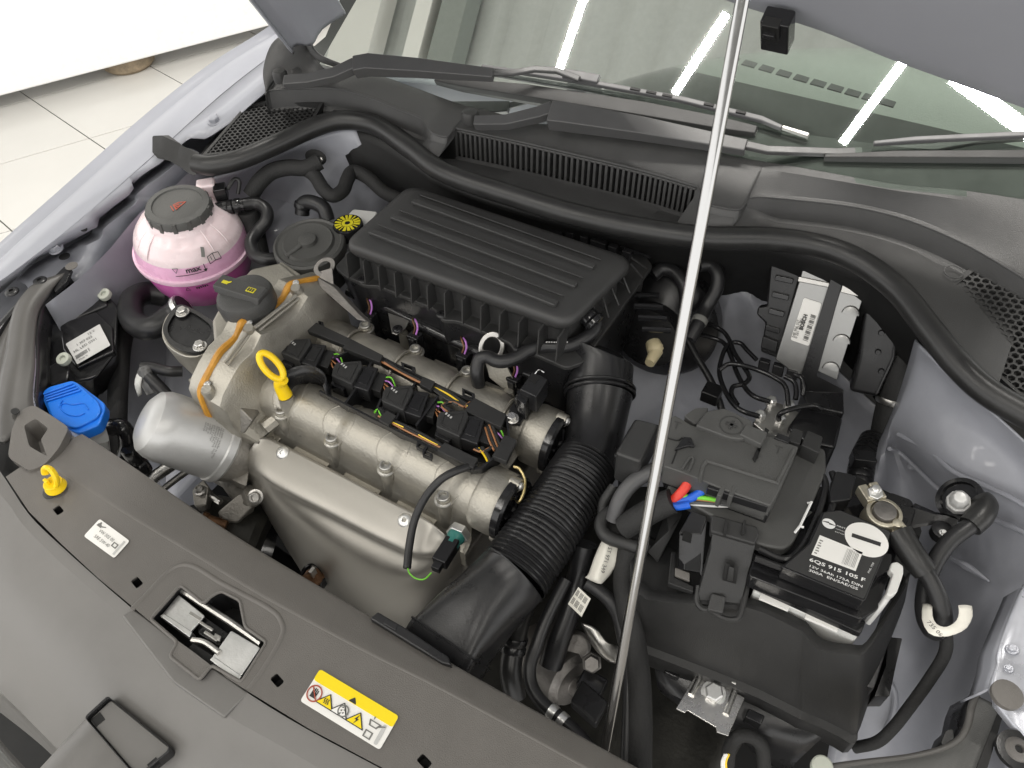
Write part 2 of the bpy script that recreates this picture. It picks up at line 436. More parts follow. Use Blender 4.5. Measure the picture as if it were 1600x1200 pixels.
MB().patch([L('530,190,.10 600,215,.10 700,285,.09 850,335,.085 1000,365,.085 1150,375,.085 1250,385,.09 1400,440,.09 1480,530,.085'),
            L('550,260,.04 600,280,.03 720,330,.02 860,380,.0 1000,420,-.02 1120,440,-.03 1180,450,-.03 1330,500,-.02 1450,590,-.03'),
            L('600,300,-.03 660,330,-.06 760,380,-.08 880,440,-.12 1000,480,-.14 1100,500,-.14 1200,520,-.14 1320,560,-.14 1420,700,-.16')], 4).build('insulation', 'deep_black', t, solid=.004)
MB().loft([[V((-1.05, .93, .06)), V((-.4, 1.02, .06)), V((.34, .97, .06))], [V((-1.05, .93, -.56)), V((-.4, 1.02, -.56)), V((.34, .97, -.56))]], False, False, closed=False).build('dark_backdrop', 'deep_black', t, solid=.003)  # dark catch-all sheet added behind the bay so gaps stay black
for px, py, z in ((561, 211, .085),):
    bolt(P(px, py, z), .0095, t, V((.1, -1, .4)), 'torx', 'zinc')
b = MB(); b.patch([L('960,440,-.04 1040,420,-.03 1120,425,-.03 1165,448,-.035 1200,470,-.05 1290,560,-.08 1420,680,-.12'), L('940,520,-.12 1050,520,-.14 1120,540,-.14 1190,560,-.14 1225,600,-.16 1300,660,-.18 1400,740,-.2'), L('900,650,-.25 1020,640,-.26 1110,640,-.26 1180,660,-.26 1240,700,-.28 1300,740,-.28 1390,800,-.28'), L('850,760,-.36 980,760,-.36 1100,760,-.36 1180,760,-.36 1260,800,-.36 1310,850,-.36 1390,900,-.36')], 4)
tag(b.build('firewall', 'paint_inner', solid=.002), 'grey painted firewall panel behind the brake pipes', 'firewall')

# ------------------------------------------------------------------ near inner wing
t = thing('inner_wing', 'large smooth grey painted inner wing beside the battery', 'inner wing', P(1500, 800, -.05))
MB().patch([
    L('1432,530,.03 1436,535,.05 1446,545,.07 1500,600,.08 1560,650,.08 1680,760,.08'),
    L('1418,580,-.02 1424,580,.0 1440,570,.04 1510,620,.06 1580,680,.06 1690,790,.06'),
    L('1398,640,-.06 1404,640,-.03 1424,620,.005 1510,660,.03 1600,725,.035 1700,820,.03'),
    L('1370,700,-.10 1385,692,-.07 1402,672,-.045 1490,730,-.005 1610,782,.01 1700,870,.01'),
    L('1330,760,-.13 1370,745,-.10 1405,706,-.09 1490,775,-.05 1610,825,-.01 1700,900,.0'),
    L('1330,830,-.17 1375,800,-.15 1425,770,-.13 1500,850,-.09 1600,905,-.04 1660,960,-.02'),
    L('1330,960,-.24 1390,930,-.20 1440,900,-.17 1510,960,-.12 1570,1010,-.07 1620,1050,-.03'),
    L('1310,1090,-.30 1380,1080,-.27 1440,1060,-.23 1490,1080,-.17 1540,1110,-.10 1600,1140,-.05'),
    L('1290,1200,-.34 1370,1210,-.33 1440,1200,-.28 1490,1190,-.22 1530,1190,-.14 1580,1210,-.08'),
    L('1280,1320,-.38 1370,1330,-.36 1440,1320,-.33 1500,1310,-.28 1550,1300,-.2 1620,1300,-.1'),
], 5).build('panel', 'paint_inner', t, solid=.002)
for pts in (L('1404,678,-.045 1450,702,-.022 1490,736,-.003 1540,758,.005 1600,788,.013 1690,860,.015'), L('1390,700,-.065 1412,712,-.08 1490,782,-.048 1600,830,-.008 1690,895,.003')):
    MB().tube([p + V((0, -.002, .001)) for p in pts], .0028, 8).build('weld_seam', 'paint_inner', t)
MB().tube(L('1480,868,-.092 1510,885,-.078 1545,908,-.062'), [.001, .005, .001], 8).build('pressing', 'paint_inner', t)
MB().tube(L('1385,1060,-.255 1398,1085,-.262 1394,1120,-.275 1380,1150,-.29'), .004, 8).build('weld_seam', 'paint_inner', t)
bolt(P(1425, 727, -.085), .006, t, V((-.5, -.3, .8)), 'torx', 'paint_inner')

# ------------------------------------------------------------------ cowl
t = thing('cowl_panel', 'wide black plastic scuttle panel with slotted grille below the windscreen', 'cowl', P(900, 260, .13))
lip = L('414,146,.145 430,139,.145 520,137,.145 575,150,.145 620,168,.143 658,183,.142 668,196,.141 678,207,.139 697,212,.138 706,205,.139 713,199,.14')
lip2 = L('1090,290,.14 1096,302,.138 1104,316,.136 1150,326,.136 1164,318,.138 1178,306,.14 1250,311,.14 1340,322,.14 1420,342,.14 1500,375,.138 1560,408,.136 1620,445,.134')
slot_t = L('713,199,.14 800,217,.14 900,240,.14 1000,264,.14 1090,290,.14')
lips = crom(lip, 4)[:-1] + crom(slot_t, 4)[:-1] + crom(lip2, 4)
def on_ws(px, py, up=0): return PL(px, py, WO + WN * up, WN)
back = L('438,92,.16 470,104,.165') + [on_ws(a_, b_) for a_, b_ in ((530, 108), (575, 112), (640, 134), (720, 163), (760, 172), (840, 193), (900, 196), (1000, 211), (1100, 226), (1140, 243), (1250, 262), (1400, 288), (1500, 297), (1640, 318))]
bk = crom(back, 10)
def at_t(lst, i, n): return lst[min(len(lst) - 1, int(i / (n - 1) * (len(lst) - 1)))]
bk = sorted(bk, key=lambda q: q.x); 
def back_for(p):
    for a_, b_ in zip(bk, bk[1:]):
        if a_.x <= p.x <= b_.x: return a_.lerp(b_, (p.x - a_.x) / max(1e-6, b_.x - a_.x))
    return bk[0] if p.x < bk[0].x else bk[-1]
rows = []
for p in lips:
    q = back_for(p); 
    rows.append([q + V((0, .05, -.02)), q, q.lerp(p, .5) + V((0, 0, .002)), p + V((0, .004, .0008)), p, p + V((0, -.001, -.003))])
MB().patch(rows, 2, 1).build('tray', 'cowl_plastic', t, ang=30)
sp = L('306,252,.096 330,255,.098 372,246,.102 430,222,.108 490,195,.114 535,184,.117 585,192,.117 640,228,.116 695,266,.114 800,302,.112 900,332,.112 1000,353,.112 1100,367,.112 1200,369,.112 1280,380,.112 1345,405,.112 1405,450,.11 1455,512,.108 1500,567,.104 1555,615,.10 1660,672,.098')
spc = crom(sp, 8)
def seal_at(p): return min(spc, key=lambda q: abs(q.x - p.x) + (.5 if q.x < -.93 else 0))
# front wall below the lip, with the step that carries the seal
def wall(pts, h0):
    rr = []
    for p in pts:
        h = h0 * (max(.35, min(1, (-.612 - p.x) / .06)) if p.x < -.5 else max(.35, min(1, (p.x + .225) / .06)))
        led = [seal_at(p) + V((0, .012, .004)), seal_at(p) + V((0, .004, -.02))] if p.x > -.83 else [p + V((0, -.012, -h - .006)), p + V((0, -.013, -h - .03))]
        rr.append([p + V((0, -.001, -.003)), p + V((0, -.003, -h * .5)), p + V((0, -.005, -h)), p + V((0, -.010, -h - .003))] + led)
    return rr
MB().patch(wall(crom(lip, 4), .028), 1).build('step_wall', 'cowl_plastic', t, ang=30)
MB().patch(wall(crom(lip2, 4), .028), 1).build('step_wall', 'cowl_plastic', t, ang=30)
st = crom(slot_t, 14)
low = [p + V((0, -.006, -.042)) for p in st]
MB().patch([[p + V((0, -.002, -.003)), p + V((0, -.003, -.006))] for p in st], 1).build('grille_rail', 'cowl_plastic', t, solid=.003)
MB().patch([[p, p + V((0, -.006, -.002)), seal_at(p) + V((0, .012, .002)), seal_at(p) + V((0, .004, -.02))] for p in low], 1).build('grille_rail', 'cowl_plastic', t)
MB().tube([p + V((0, -.0006, -.001)) for p in lips], .0016, 8, smooth=False).build('lip_edge', 'cowl_plastic', t)
MB().patch([[p + V((0, .022, -.004)), p + V((0, .018, -.07))] for p in lips], 1).build('grille_backing', 'deep_black', t)
NS = 45; sl = None
for i in range(NS + 1):
    f = i / NS * (len(st) - 1); k = min(int(f), len(st) - 2); p = st[k].lerp(st[k + 1], f - k)
    if sl is None:
        b = MB(); b.prism([p + V((-.0018, .012, -.004)), p + V((-.0018, -.003, -.004)), p + V((.0018, -.003, -.004)), p + V((.0018, .012, -.004))], V((0, -.003, -.038)))
        sl = b.build('slat', 'cowl_plastic', t); p0 = p
    else:
        q = sl.copy(); COL.objects.link(q); q.location = p - p0; OFF[q] = OFF[t]
# rounded shut-line cup at the far corner
MB().patch([L('415,146,.143 412,110,.165 425,70,.19 452,50,.20'), L('430,128,.15 440,95,.175 470,62,.195 482,52,.20'), L('470,128,.15 478,100,.165 488,75,.18 486,58,.195'), L('520,118,.15 500,100,.17 490,85,.18 484,60,.2')], 5).build('corner_cup', 'cowl_plastic', t, solid=.002)
MB().patch([L('490,38,.215 486,60,.20 500,84,.185 545,104,.178'), L('478,45,.21 480,70,.19 500,95,.175 560,112,.17')], 5).build('corner_trim', 'cowl_plastic', t, solid=.003)
# round moulding marks
for px, py in ((1126, 290), (1490, 425)):
    c = P(px, py, .1425) if py < 300 else P(px, py, .113)
    MB().lathe(c, V((0, -.1, 1)), [(.0105, 0), (.0105, .0008), (.0095, .0008), (.0095, 0)], 28, False, False).build('mould_mark', 'cowl_plastic', t)
# honeycomb intakes
def honeycomb(poly, org, u, v, cell, hole, mname, z0):
    u = u.normalized(); v = v.normalized(); n = u.cross(v)
    pl = [((p - org).dot(u), (p - org).dot(v)) for p in poly]
    def inside(x, y):
        c = False
        for (x0, y0), (x1, y1) in zip(pl, pl[1:] + pl[:1]):
            if (y0 > y) != (y1 > y) and x < (x1 - x0) * (y - y0) / (y1 - y0) + x0: c = not c
        return c
    xs = [q[0] for q in pl]; ys = [q[1] for q in pl]; b = MB(); key = {}
    def vert(x, y, h):
        k = (round(x / cell * 50), round(y / cell * 50), h)
        if k not in key: key[k] = b.bm.verts.new(org + u * x + v * y + n * h)
        return key[k]
    dy = cell * math.sqrt(3) / 2; R = cell / math.sqrt(3); j = 0; y = min(ys)
    while y < max(ys):
        x = min(xs) + (cell / 2 if j % 2 else 0)
        while x < max(xs):
            if inside(x, y):
                o = []; i1 = []; i2 = []
                for k in range(6):
                    a_ = math.pi / 6 + k * math.pi / 3; o.append(vert(x + R * math.cos(a_), y + R * math.sin(a_), 0))
                    i1.append(b.bm.verts.new(org + u * (x + hole * math.cos(a_)) + v * (y + hole * math.sin(a_))))
                    i2.append(b.bm.verts.new(org + u * (x + hole * .9 * math.cos(a_)) + v * (y + hole * .9 * math.sin(a_)) - n * .004))
                for k in range(6):
                    m_ = (k + 1) % 6
                    b.bm.faces.new((o[k], o[m_], i1[m_], i1[k])); b.bm.faces.new((i1[k], i1[m_], i2[m_], i2[k]))
            x += cell
        y += dy; j += 1
    return b
def grille(poly, cell, name_label):
    u = (poly[1] - poly[0]).normalized(); n = (poly[1] - poly[0]).cross(poly[-1] - poly[0]).normalized(); v = n.cross(u)
    if n.z < 0: n = -n; v = n.cross(u)
    o = honeycomb(poly, poly[0], u, v, cell, cell * .43, 'matte_black', 0).build('honeycomb', 'matte_black', t, ang=30); o['kind'] = 'stuff'
    MB().prism([p - n * .012 for p in poly], n * -.004).build('honeycomb_backing', 'deep_black', t)
    c = sum(poly, V()) / len(poly)
    MB().plate([c + (p - c) * 1.07 + n * .001 for p in poly], [[c + (p - c) * .985 + n * .001 for p in poly]], n * -.016).build('honeycomb_frame', 'matte_black', t)
grille(L('322,241,.105 388,165,.118 420,159,.122 500,163,.122 488,185,.116 445,215,.11 400,233,.105'), .0078, '')
grille(L('1484,452,.105 1520,424,.112 1560,428,.112 1640,470,.112 1640,640,.095 1595,615,.095 1545,570,.097 1505,510,.10'), .0088, '')
# side ledges that carry the grilles
MB().patch([L('300,262,.066 345,205,.078 392,155,.092 425,140,.10'), L('330,265,.066 400,235,.078 470,195,.088 510,165,.10')], 3).build('ledge', 'cowl_plastic', t, solid=.003)
MB().patch([L('1400,345,.112 1480,385,.110 1530,412,.104 1580,425,.098'), L('1300,345,.106 1400,395,.104 1455,440,.102 1482,458,.094'), L('1290,372,.10 1400,420,.10 1450,480,.097 1500,560,.085')], 3).build('ledge', 'cowl_plastic', t, solid=.003)

# rubber seal
t = thing('bonnet_seal', 'thick black rubber bonnet seal winding along the scuttle edge', 'seal', P(310, 252, .1))
MB().tube([p - V((0, 0, .004)) for p in sp], .0145, 20, 6, flat=1.0).build('bulb', 'rubber', t)
MB().tube([p + V((0, .014, -.008)) for p in sp], .0085, 10, 6).build('lip', 'rubber', t)
MB().loft([rounded(L(s), .004) for s in ('300,235,.108 312,238,.106 306,275,.082 292,270,.084', '283,226,.108 296,236,.104 290,266,.085 270,252,.09', '262,210,.11 284,226,.108 268,252,.09 244,247,.09', '238,212,.108 256,212,.112 252,236,.098 238,240,.092')]).build('end_block', 'rubber', t, bevel=.003)

# ------------------------------------------------------------------ windscreen and dashboard
t = thing('windscreen', 'tinted windscreen reflecting the white ceiling tubes', 'windscreen', WO)
gx = [-.905 + i * 1.30 / 26 for i in range(27)]
def onp(x, y): return V((x, y, WO.z + (y - WO.y) * math.tan(rad(27))))
MB().patch([[onp(x, back_for(V((x, 0, 0))).y - .006 + s * .85) for s in (0, .3, .6, 1)] for x in gx], 1).build('glass', 'glass', t)
MB().patch([[onp(x, back_for(V((x, 0, 0))).y - .004 + s) - WN * .0015 for s in (0, .02, .045 + .03 * max(0, x + .2))] for x in gx], 1).build('frit_band', 'dash_dark', t)
t = thing('dashboard', 'pale dashboard top with a row of defroster vents behind the glass', 'dashboard', V((-.4, 1.2, .13)))
def dashz(y): return .06 + .10 * max(0, min(1, (y - 1.06) / .12)) - .12 * max(0, y - 1.5)
MB().patch([[V((x, y, dashz(y))) for y in (1.13, 1.16, 1.2, 1.3, 1.45, 1.6, 1.8)] for x in [-1.1 + i * .26 for i in range(7)]], 3).build('top', 'dash', t)
MB().patch([[V((x, y, dashz(y))) for y in (.90, .96, 1.0, 1.06, 1.13)] for x in [-1.1 + i * .26 for i in range(7)]], 2).build('dash_shaded_front', 'dash_dark', t)  # front part coloured dark for the shade deep below the glass base
def through(px, py, z=.1625): return P(px, py, z)
def vent(px, py, w, h_):
    c = through(px, py); d = (through(px + 10, py + 3) - c).normalized(); e = UZ.cross(d)
    MB().prism([c - d * w - e * h_, c + d * w - e * h_ * .9, c + d * w * .8 + e * h_, c - d * w * 1.1 + e * h_], .002).build('vent_slot', 'dash_dark', t)
for k in range(11): vent(1118 + 27 * k, 84 + 7.6 * k, .0100, .0075)
for k in range(12): vent(772 + 22 * k, 26 + 4.2 * k, .0085, .006)

# ------------------------------------------------------------------ black sheet added far below to keep the depths of the bay dark
b = MB(); b.box((-.36, .34, -.56), (.72, .74, .01)); tag(b.build('dark_bay_floor', 'deep_black'), None, None, kind='structure')

# ------------------------------------------------------------------ lock carrier cover (slam panel)
t = thing('slam_panel', 'grey plastic lock carrier cover across the front with two printed stickers', 'slam panel', P(500, 1000, 0))
ZP = -.006
rear = L('46,633,-.020 168,707,-.020 330,817,-.020 477,907,-.020 700,1037,-.020 990,1200,-.020 1100,1262,-.020')
crea = L('52,716 114,751 195,803 300,866 412,934 560,1014 700,1084 960,1226 1060,1282', ZP)
front = L('9,745 45,799 93,847 150,900 210,950 234,970 300,1017 354,1058 390,1081 480,1136 600,1200 720,1262', ZP)
cr = crom(crea, 4); rr_ = crom(rear, 6)
def nearx(l, p): return min(l, key=lambda q: abs(q.x - p.x))
MB().patch([[nearx(rr_, c) + V((0, .004, -.09)), nearx(rr_, c) + V((0, .003, -.012)), nearx(rr_, c), nearx(rr_, c).lerp(c, .5) + V((0, 0, .001)), nearx(rr_, c).lerp(c, .9) + V((0, 0, .0015)), c] for c in cr], 2, 1).build('chamfer', 'slam_plastic', t, ang=60)
hole = rounded(L('282,914 318,943 330,931 346,923 375,938 383,979 417,1003 377,1066 330,1039 312,1062 265,1025 277,1003 235,967', ZP), .004, 3)
def slot(x, y, dx=.0065, dy=.004):
    p = P(x, y, ZP); u = V((.97, -.2, 0)); v = V((.2, .97, 0))
    return rounded([p - u * dx - v * dy, p + u * dx - v * dy, p + u * dx + v * dy, p - u * dx + v * dy], .002, 2)
slots = [slot(91, 797), slot(214, 910), slot(433, 1063), slot(663, 1190)]
MB().plate(cr[::1] + front[::-1], [hole] + slots, .0035).build('cover_plate', 'slam_plastic', t)
MB().prism(front + rear[::-1], .004).build('dark_gap_sheet', 'deep_black', t).location += V((-.012, -.03, -.03))  # dark filler sheet added below so the panel gaps look shaded
# latch bay walls and its floor
b = MB(); b.loft([hole, [p + V((0, 0, -.045)) for p in hole]], False, True); b.build('latch_well', 'satin_black', t)
for s_ in slots:
    b = MB(); b.loft([[p + V((0, 0, -.002)) for p in s_], [p + V((0, 0, -.014)) for p in s_]], False, True); b.build('slot_well', 'deep_black', t)
# rolled rim round the opening and the raised field round the latch
MB().tube([p + V((0, 0, -.0004)) for p in hole] + [hole[0]], .0018, 8, smooth=False).build('opening_rim', 'slam_plastic', t)
fld = L('205,952 232,925 262,893 284,882 308,887 345,910 420,950 440,972 440,995 415,1040 388,1078', ZP)
MB().tube([p - V((0, 0, .0012)) for p in fld], .0032, 10, 5, flat=.8).build('raised_rim', 'slam_plastic', t)
# end bucket by the far headlight
A = L('46,633 72,640 160,702 112,750 52,716 20,690', ZP + .0)
bk_ = rounded(L('58,657 78,672 66,690 76,716 48,700 40,668', ZP), .004, 3)
MB().plate(rounded(L('30,642 52,632 82,650 108,668 92,700 70,726 46,736 12,714 18,672', ZP + .004), .008, 4), [[p + V((0, 0, .004)) for p in bk_]], .012).build('end_plate', 'slam_plastic', t, bevel=.003)
b = MB(); c = sum(bk_, V()) / len(bk_); b.loft([[p + V((0, 0, .003)) for p in bk_], [c + (p - c) * .72 + V((0, 0, -.022)) for p in bk_]], False, True); b.build('pocket', 'slam_plastic', t)
# oil sticker
def quad_frame(s, z):
    q = L(s, z); return q
def sticker(q, m, r=.003, name='sticker', dz=.0006, parent=t):
    return MB().prism([p + V((0, 0, dz)) for p in q], .0005, r).build(name, m, parent)
q = L('156,811 203,845.5 178.5,872.5 131,838', ZP + .0008); st_ = sticker(q, 'sticker_white')
u, v, o = q[1] - q[0], q[0] - q[3], q[3]; w_, h_ = u.length, v.length
up = V((0, 0, .0012))
def at(a, b_): return o + u * a + v * b_ + up
b = MB(); mb_text('VW 502 00', at(.22, .52), u, v, h_ * .22, mb=b); mb_text('SAE 5W-40', at(.22, .22), u, v, h_ * .22, mb=b); b.build('lettering', 'ink_grey', t)
b = MB(); b.prism([at(.06, .70), at(.20, .70), at(.16, .84), at(.08, .84)], .0004); b.prism([at(.20, .74), at(.30, .84), at(.29, .87), at(.18, .78)], .0004); b.prism([at(.1, .84), at(.14, .84), at(.14, .92), at(.1, .92)], .0004); b.build('oil_can_symbol', 'ink_grey', t)
b = MB()
b.plate([at(.72, .36), at(.86, .36), at(.86, .58), at(.72, .58)], [[at(.745, .40), at(.745, .54), at(.835, .54), at(.835, .40)]], .0003); b.build('book_symbol', 'ink_grey', t)
b = MB(); b.prism([at(.89, .12), at(.94, .12), at(.94, .85), at(.89, .85)], .0003); b.build('print_strip', 'sticker_grey', t)
# warning sticker
q = L('500.5,1046 623.5,1119.5 593.5,1172 469,1095.5', ZP + .0008); sticker(q, 'sticker_white')
u, v, o = q[1] - q[0], q[0] - q[3], q[3]; h_ = v.length
MB().prism(rounded([at(0, .66), at(1, .66), at(1, 1), at(0, 1)], .003), .0004).build('warning_band', 'sticker_yellow', t)
def tri(cx, cy, s, m, inner=None, name='warning_triangle'):
    r_ = [at(cx - s * .115, cy - s * .14), at(cx + s * .115, cy - s * .14), at(cx, cy + s * .25)]
    MB().prism([p + up * .25 for p in rounded(r_, .0012)], .0003).build(name, 'ink' if inner else m, t)
    if inner:
        c_ = sum(r_, V()) / 3; MB().prism([c_ + (p - c_) * .80 + up * .5 for p in r_], .0003).build('triangle_field', inner, t)
tri(.5, .73, .42, 'ink')
c = at(.095, .36); ux_, vy_ = u.normalized(), v.normalized()
def ring(c_, r0, r1, m, name):
    n_ = 26; MB().plate([c_ + (ux_ * math.cos(2 * math.pi * i / n_) + vy_ * math.sin(2 * math.pi * i / n_)) * r1 for i in range(n_)], [[c_ + (ux_ * math.cos(2 * math.pi * i / n_) + vy_ * math.sin(2 * math.pi * i / n_)) * r0 for i in range(n_)]], .0003).build(name, m, t)
R_ = h_ * .24
b = MB()
for k in range(4): b.prism([c + ux_ * (R_ * (-.42 + k * .22)) + vy_ * R_ * .02, c + ux_ * (R_ * (-.30 + k * .22)) + vy_ * R_ * .02, c + ux_ * (R_ * (-.30 + k * .22)) + vy_ * R_ * (.5 + .12 * (k in (1, 2))), c + ux_ * (R_ * (-.42 + k * .22)) + vy_ * R_ * (.5 + .12 * (k in (1, 2)))], .0003)
b.prism([c + ux_ * -R_ * .42 - vy_ * R_ * .5, c + ux_ * R_ * .36 - vy_ * R_ * .5, c + ux_ * R_ * .36 + vy_ * R_ * .1, c - ux_ * R_ * .42 + vy_ * R_ * .1], .0003); b.build('hand_symbol', 'ink', t)
ring(c + up * .4, R_ * .84, R_, 'ink_red', 'forbidden_ring')
d1 = (ux_ + vy_).normalized(); d2 = (ux_ - vy_).normalized()
MB().prism([c + up * .5 - d2 * R_ * .9 - d1 * R_ * .07, c + up * .5 + d2 * R_ * .9 - d1 * R_ * .07, c + up * .5 + d2 * R_ * .9 + d1 * R_ * .07, c + up * .5 - d2 * R_ * .9 + d1 * R_ * .07], .0003).build('forbidden_bar', 'ink_red', t)
tri(.255, .33, 1.0, 'ink', 'sticker_yellow'); 
b = MB()
for k in (-1, 0, 1): b.tube([at(.255 + k * .022, .23 + .04) + up * .8, at(.262 + k * .022, .30) + up * .8, at(.25 + k * .022, .36) + up * .8, at(.257 + k * .022, .42) + up * .8], .0004, 5, 3)
b.build('heat_symbol', 'ink', t)
tri(.435, .33, 1.0, 'ink_red', 'sticker_white'); ring(at(.465, .36) + up * .6, R_ * .55, R_ * .72, 'ink_grey', 'fan_symbol')
b = MB()
for k in range(5): b.prism([at(.43 + .028 * (k % 2), .25 + .07 * k / 1.6) + up * .7, at(.452 + .028 * (k % 2), .25 + .07 * k / 1.6) + up * .7, at(.45 + .028 * (k % 2), .30 + .07 * k / 1.6) + up * .7], .0003)
b.build('fan_blades', 'ink', t)
tri(.635, .33, 1.0, 'ink', 'sticker_yellow')
MB().prism([at(.645, .50) + up * .8, at(.612, .34) + up * .8, at(.633, .34) + up * .8, at(.622, .22) + up * .8, at(.655, .38) + up * .8, at(.636, .38) + up * .8], .0003).build('lightning_symbol', 'ink', t)
b = MB(); b.plate([at(.77, .40), at(.86, .40), at(.89, .56), at(.75, .56)], [[at(.785, .43), at(.77, .53), at(.868, .53), at(.848, .43)]], .0003)
b.prism([at(.87, .46), at(.94, .56), at(.935, .59), at(.87, .51)], .0003); b.prism([at(.79, .58), at(.80, .68), at(.78, .68)], .0003); b.build('oil_can_symbol', 'ink_grey', t)
MB().plate([at(.765, .08), at(.855, .08), at(.855, .28), at(.765, .28)], [[at(.78, .11), at(.78, .25), at(.84, .25), at(.84, .11)]], .0003).build('book_symbol', 'ink_grey', t)
MB().prism(rounded([at(.905, .06), at(.945, .06), at(.945, .62), at(.905, .62)], .002), .0003).build('print_strip', 'sticker_grey', t)

# latch
t = thing('bonnet_latch', 'silver bonnet latch sunk in the opening of the grey front panel', 'latch', P(325, 990, -.02))
for s_ in ('279,929 320,962 297,988 253,960', '361,985 407,1012 377,1056 331,1027'):
    MB().prism(L(s_, -.013), .003, .002).build('latch_plate', 'white_paint' if 0 else 'zinc', t, bevel=.0008)
for s_ in ('249,962 256,958 300,987 296,996', '327,1031 333,1025 378,1056 372,1064'):
    MB().prism(L(s_, -.011), .012).build('latch_lip', 'zinc', t, bevel=.0008)
MB().tube(L('280,920,-.016 318,945,-.016 360,972,-.016 408,1006,-.016'), .0035, 8, smooth=False).build('edge_rail', 'plain_steel', t)
MB().prism(L('306,972,-.020 318,962,-.020 358,990,-.020 343,1010,-.020 310,990,-.020'), .02).build('catch_housing', 'gloss_black', t, bevel=.001)
for s_ in ('312,968 334,982 331,987 309,973', '321,984 341,997 338,1003 317,989', '336,988 346,994 343,1003 333,997'):
    MB().prism(L(s_, -.014), .008).build('catch_pawl', 'plain_steel', t, bevel=.001)
MB().tube(L('300,1000,-.012 320,1004,-.012 343,1020,-.012'), .003, 8).build('striker_bar', 'plain_steel', t)
MB().prism(L('302,1004 340,1028 326,1046 286,1020', -.018), .02).build('hook', 'deep_black', t, bevel=.001)
MB().prism(L('298,955 314,965 311,969 295,959', -.012), .002).build('tongue', 'plain_steel', t)

# ------------------------------------------------------------------ front bumper skin below the groove
t = thing('bumper', 'grey front bumper skin along the lower left edge', 'bumper', P(200, 1100, -.05))
f = [P(*q) for q in ((-60, 650, -.012), (8, 748, -.012), (44, 802, -.012), (92, 850, -.012), (209, 953, -.012), (300, 1020, -.012), (389, 1084, -.012), (479, 1139, -.012), (599, 1203, -.012), (760, 1290, -.012))]
g1 = [P(*q) for q in ((-80, 690, -.013), (4, 776, -.013), (36, 820, -.013), (96, 880, -.014), (189, 962, -.015), (265, 1040, -.015), (350, 1114, -.015), (440, 1166, -.015), (560, 1235, -.015), (720, 1320, -.015))]
g2 = [P(*q) for q in ((-120, 740, -.03), (-20, 860, -.03), (20, 910, -.03), (80, 960, -.03), (160, 1030, -.028), (220, 1090, -.026), (320, 1160, -.026), (420, 1215, -.026), (530, 1275, -.026), (680, 1350, -.026))]
g3 = [P(*q) for q in ((-150, 820, -.06), (-60, 930, -.06), (-10, 968, -.06), (45, 1020, -.058), (105, 1075, -.055), (160, 1130, -.05), (260, 1205, -.05), (380, 1275, -.05), (500, 1330, -.05), (640, 1400, -.05))]
g4 = [P(*q) for q in ((-190, 930, -.12), (-110, 1000, -.12), (-60, 1035, -.12), (5, 1086, -.115), (55, 1135, -.11), (95, 1175, -.105), (200, 1270, -.105), (330, 1340, -.105), (450, 1400, -.105), (600, 1470, -.105))]
g5 = [p + V((0, -.02, -.12)) for p in g4]
MB().patch([f, g1], 3, 1).build('step', 'bumper_plastic', t, ang=70)
MB().patch([g1, g2, g3, g4], 3).build('skin', 'bumper_plastic', t, ang=25)
MB().patch([g4, g5], 3, 1).build('valance', 'bumper_plastic', t)
cs = L('-40,1085,-.135 0,1150,-.128 48,1205,-.125 110,1270,-.125')
MB().tube([p + V((0, -.012, .004)) for p in cs], .011, 12, flat=.7).build('chrome_strip', 'chrome', t)
# notch walls of the raised field carried on to the bumper
MB().prism(L('190,962 209,951 300,1020 389,1082 349,1121 270,1066', -.0115), .010).build('latch_apron', 'bumper_plastic', t, bevel=.002)
# emblem carrier
q = L('133,1122 168,1090 172,1090 268,1168 266,1176 222,1212 205,1206', -.027)
c = sum(q, V()) / len(q); qn = [p + V((0, 0, .003)) for p in rounded(q, .004)]
MB().plate(qn, [[c + V((0, 0, .003)) + (p - V((0, 0, .003)) - c) * .945 for p in qn]], .014).build('carrier_rim', 'satin_black', t, bevel=.001)
MB().prism([c + (p - c) * .93 + V((0, 0, -.002)) for p in q], .012, .004).build('carrier_lid', 'bumper_plastic', t, bevel=.001)
for px, py in ((153, 1124), (241, 1195)):
    p_ = P(px, py, -.0285); u_, v_ = V((.005, -.001, 0)), V((.001, .0045, 0))
    MB().prism([p_ - u_ - v_, p_ + u_ - v_, p_ + u_ + v_, p_ - u_ + v_], .001).build('carrier_slot', 'deep_black', t)
c0 = P(150, 1190, -.06)
MB().loft([[c0 + UX * (.040 * math.cos(a_)) + V((0, .0, .022 * math.sin(a_))) + UY * s_ for a_ in [math.pi * i / 16 for i in range(17)]] for s_ in (.030, .01, -.06, -.10)]).build('emblem_boss', 'bumper_plastic', t, bevel=.004)
c1 = P(98, 1222, -.07)
MB().lathe(c1, V((0, -.8, .5)), [(.024, -.02), (.024, 0), (.022, .003), (.0001, .004)], 30).build('emblem', 'zinc', t)

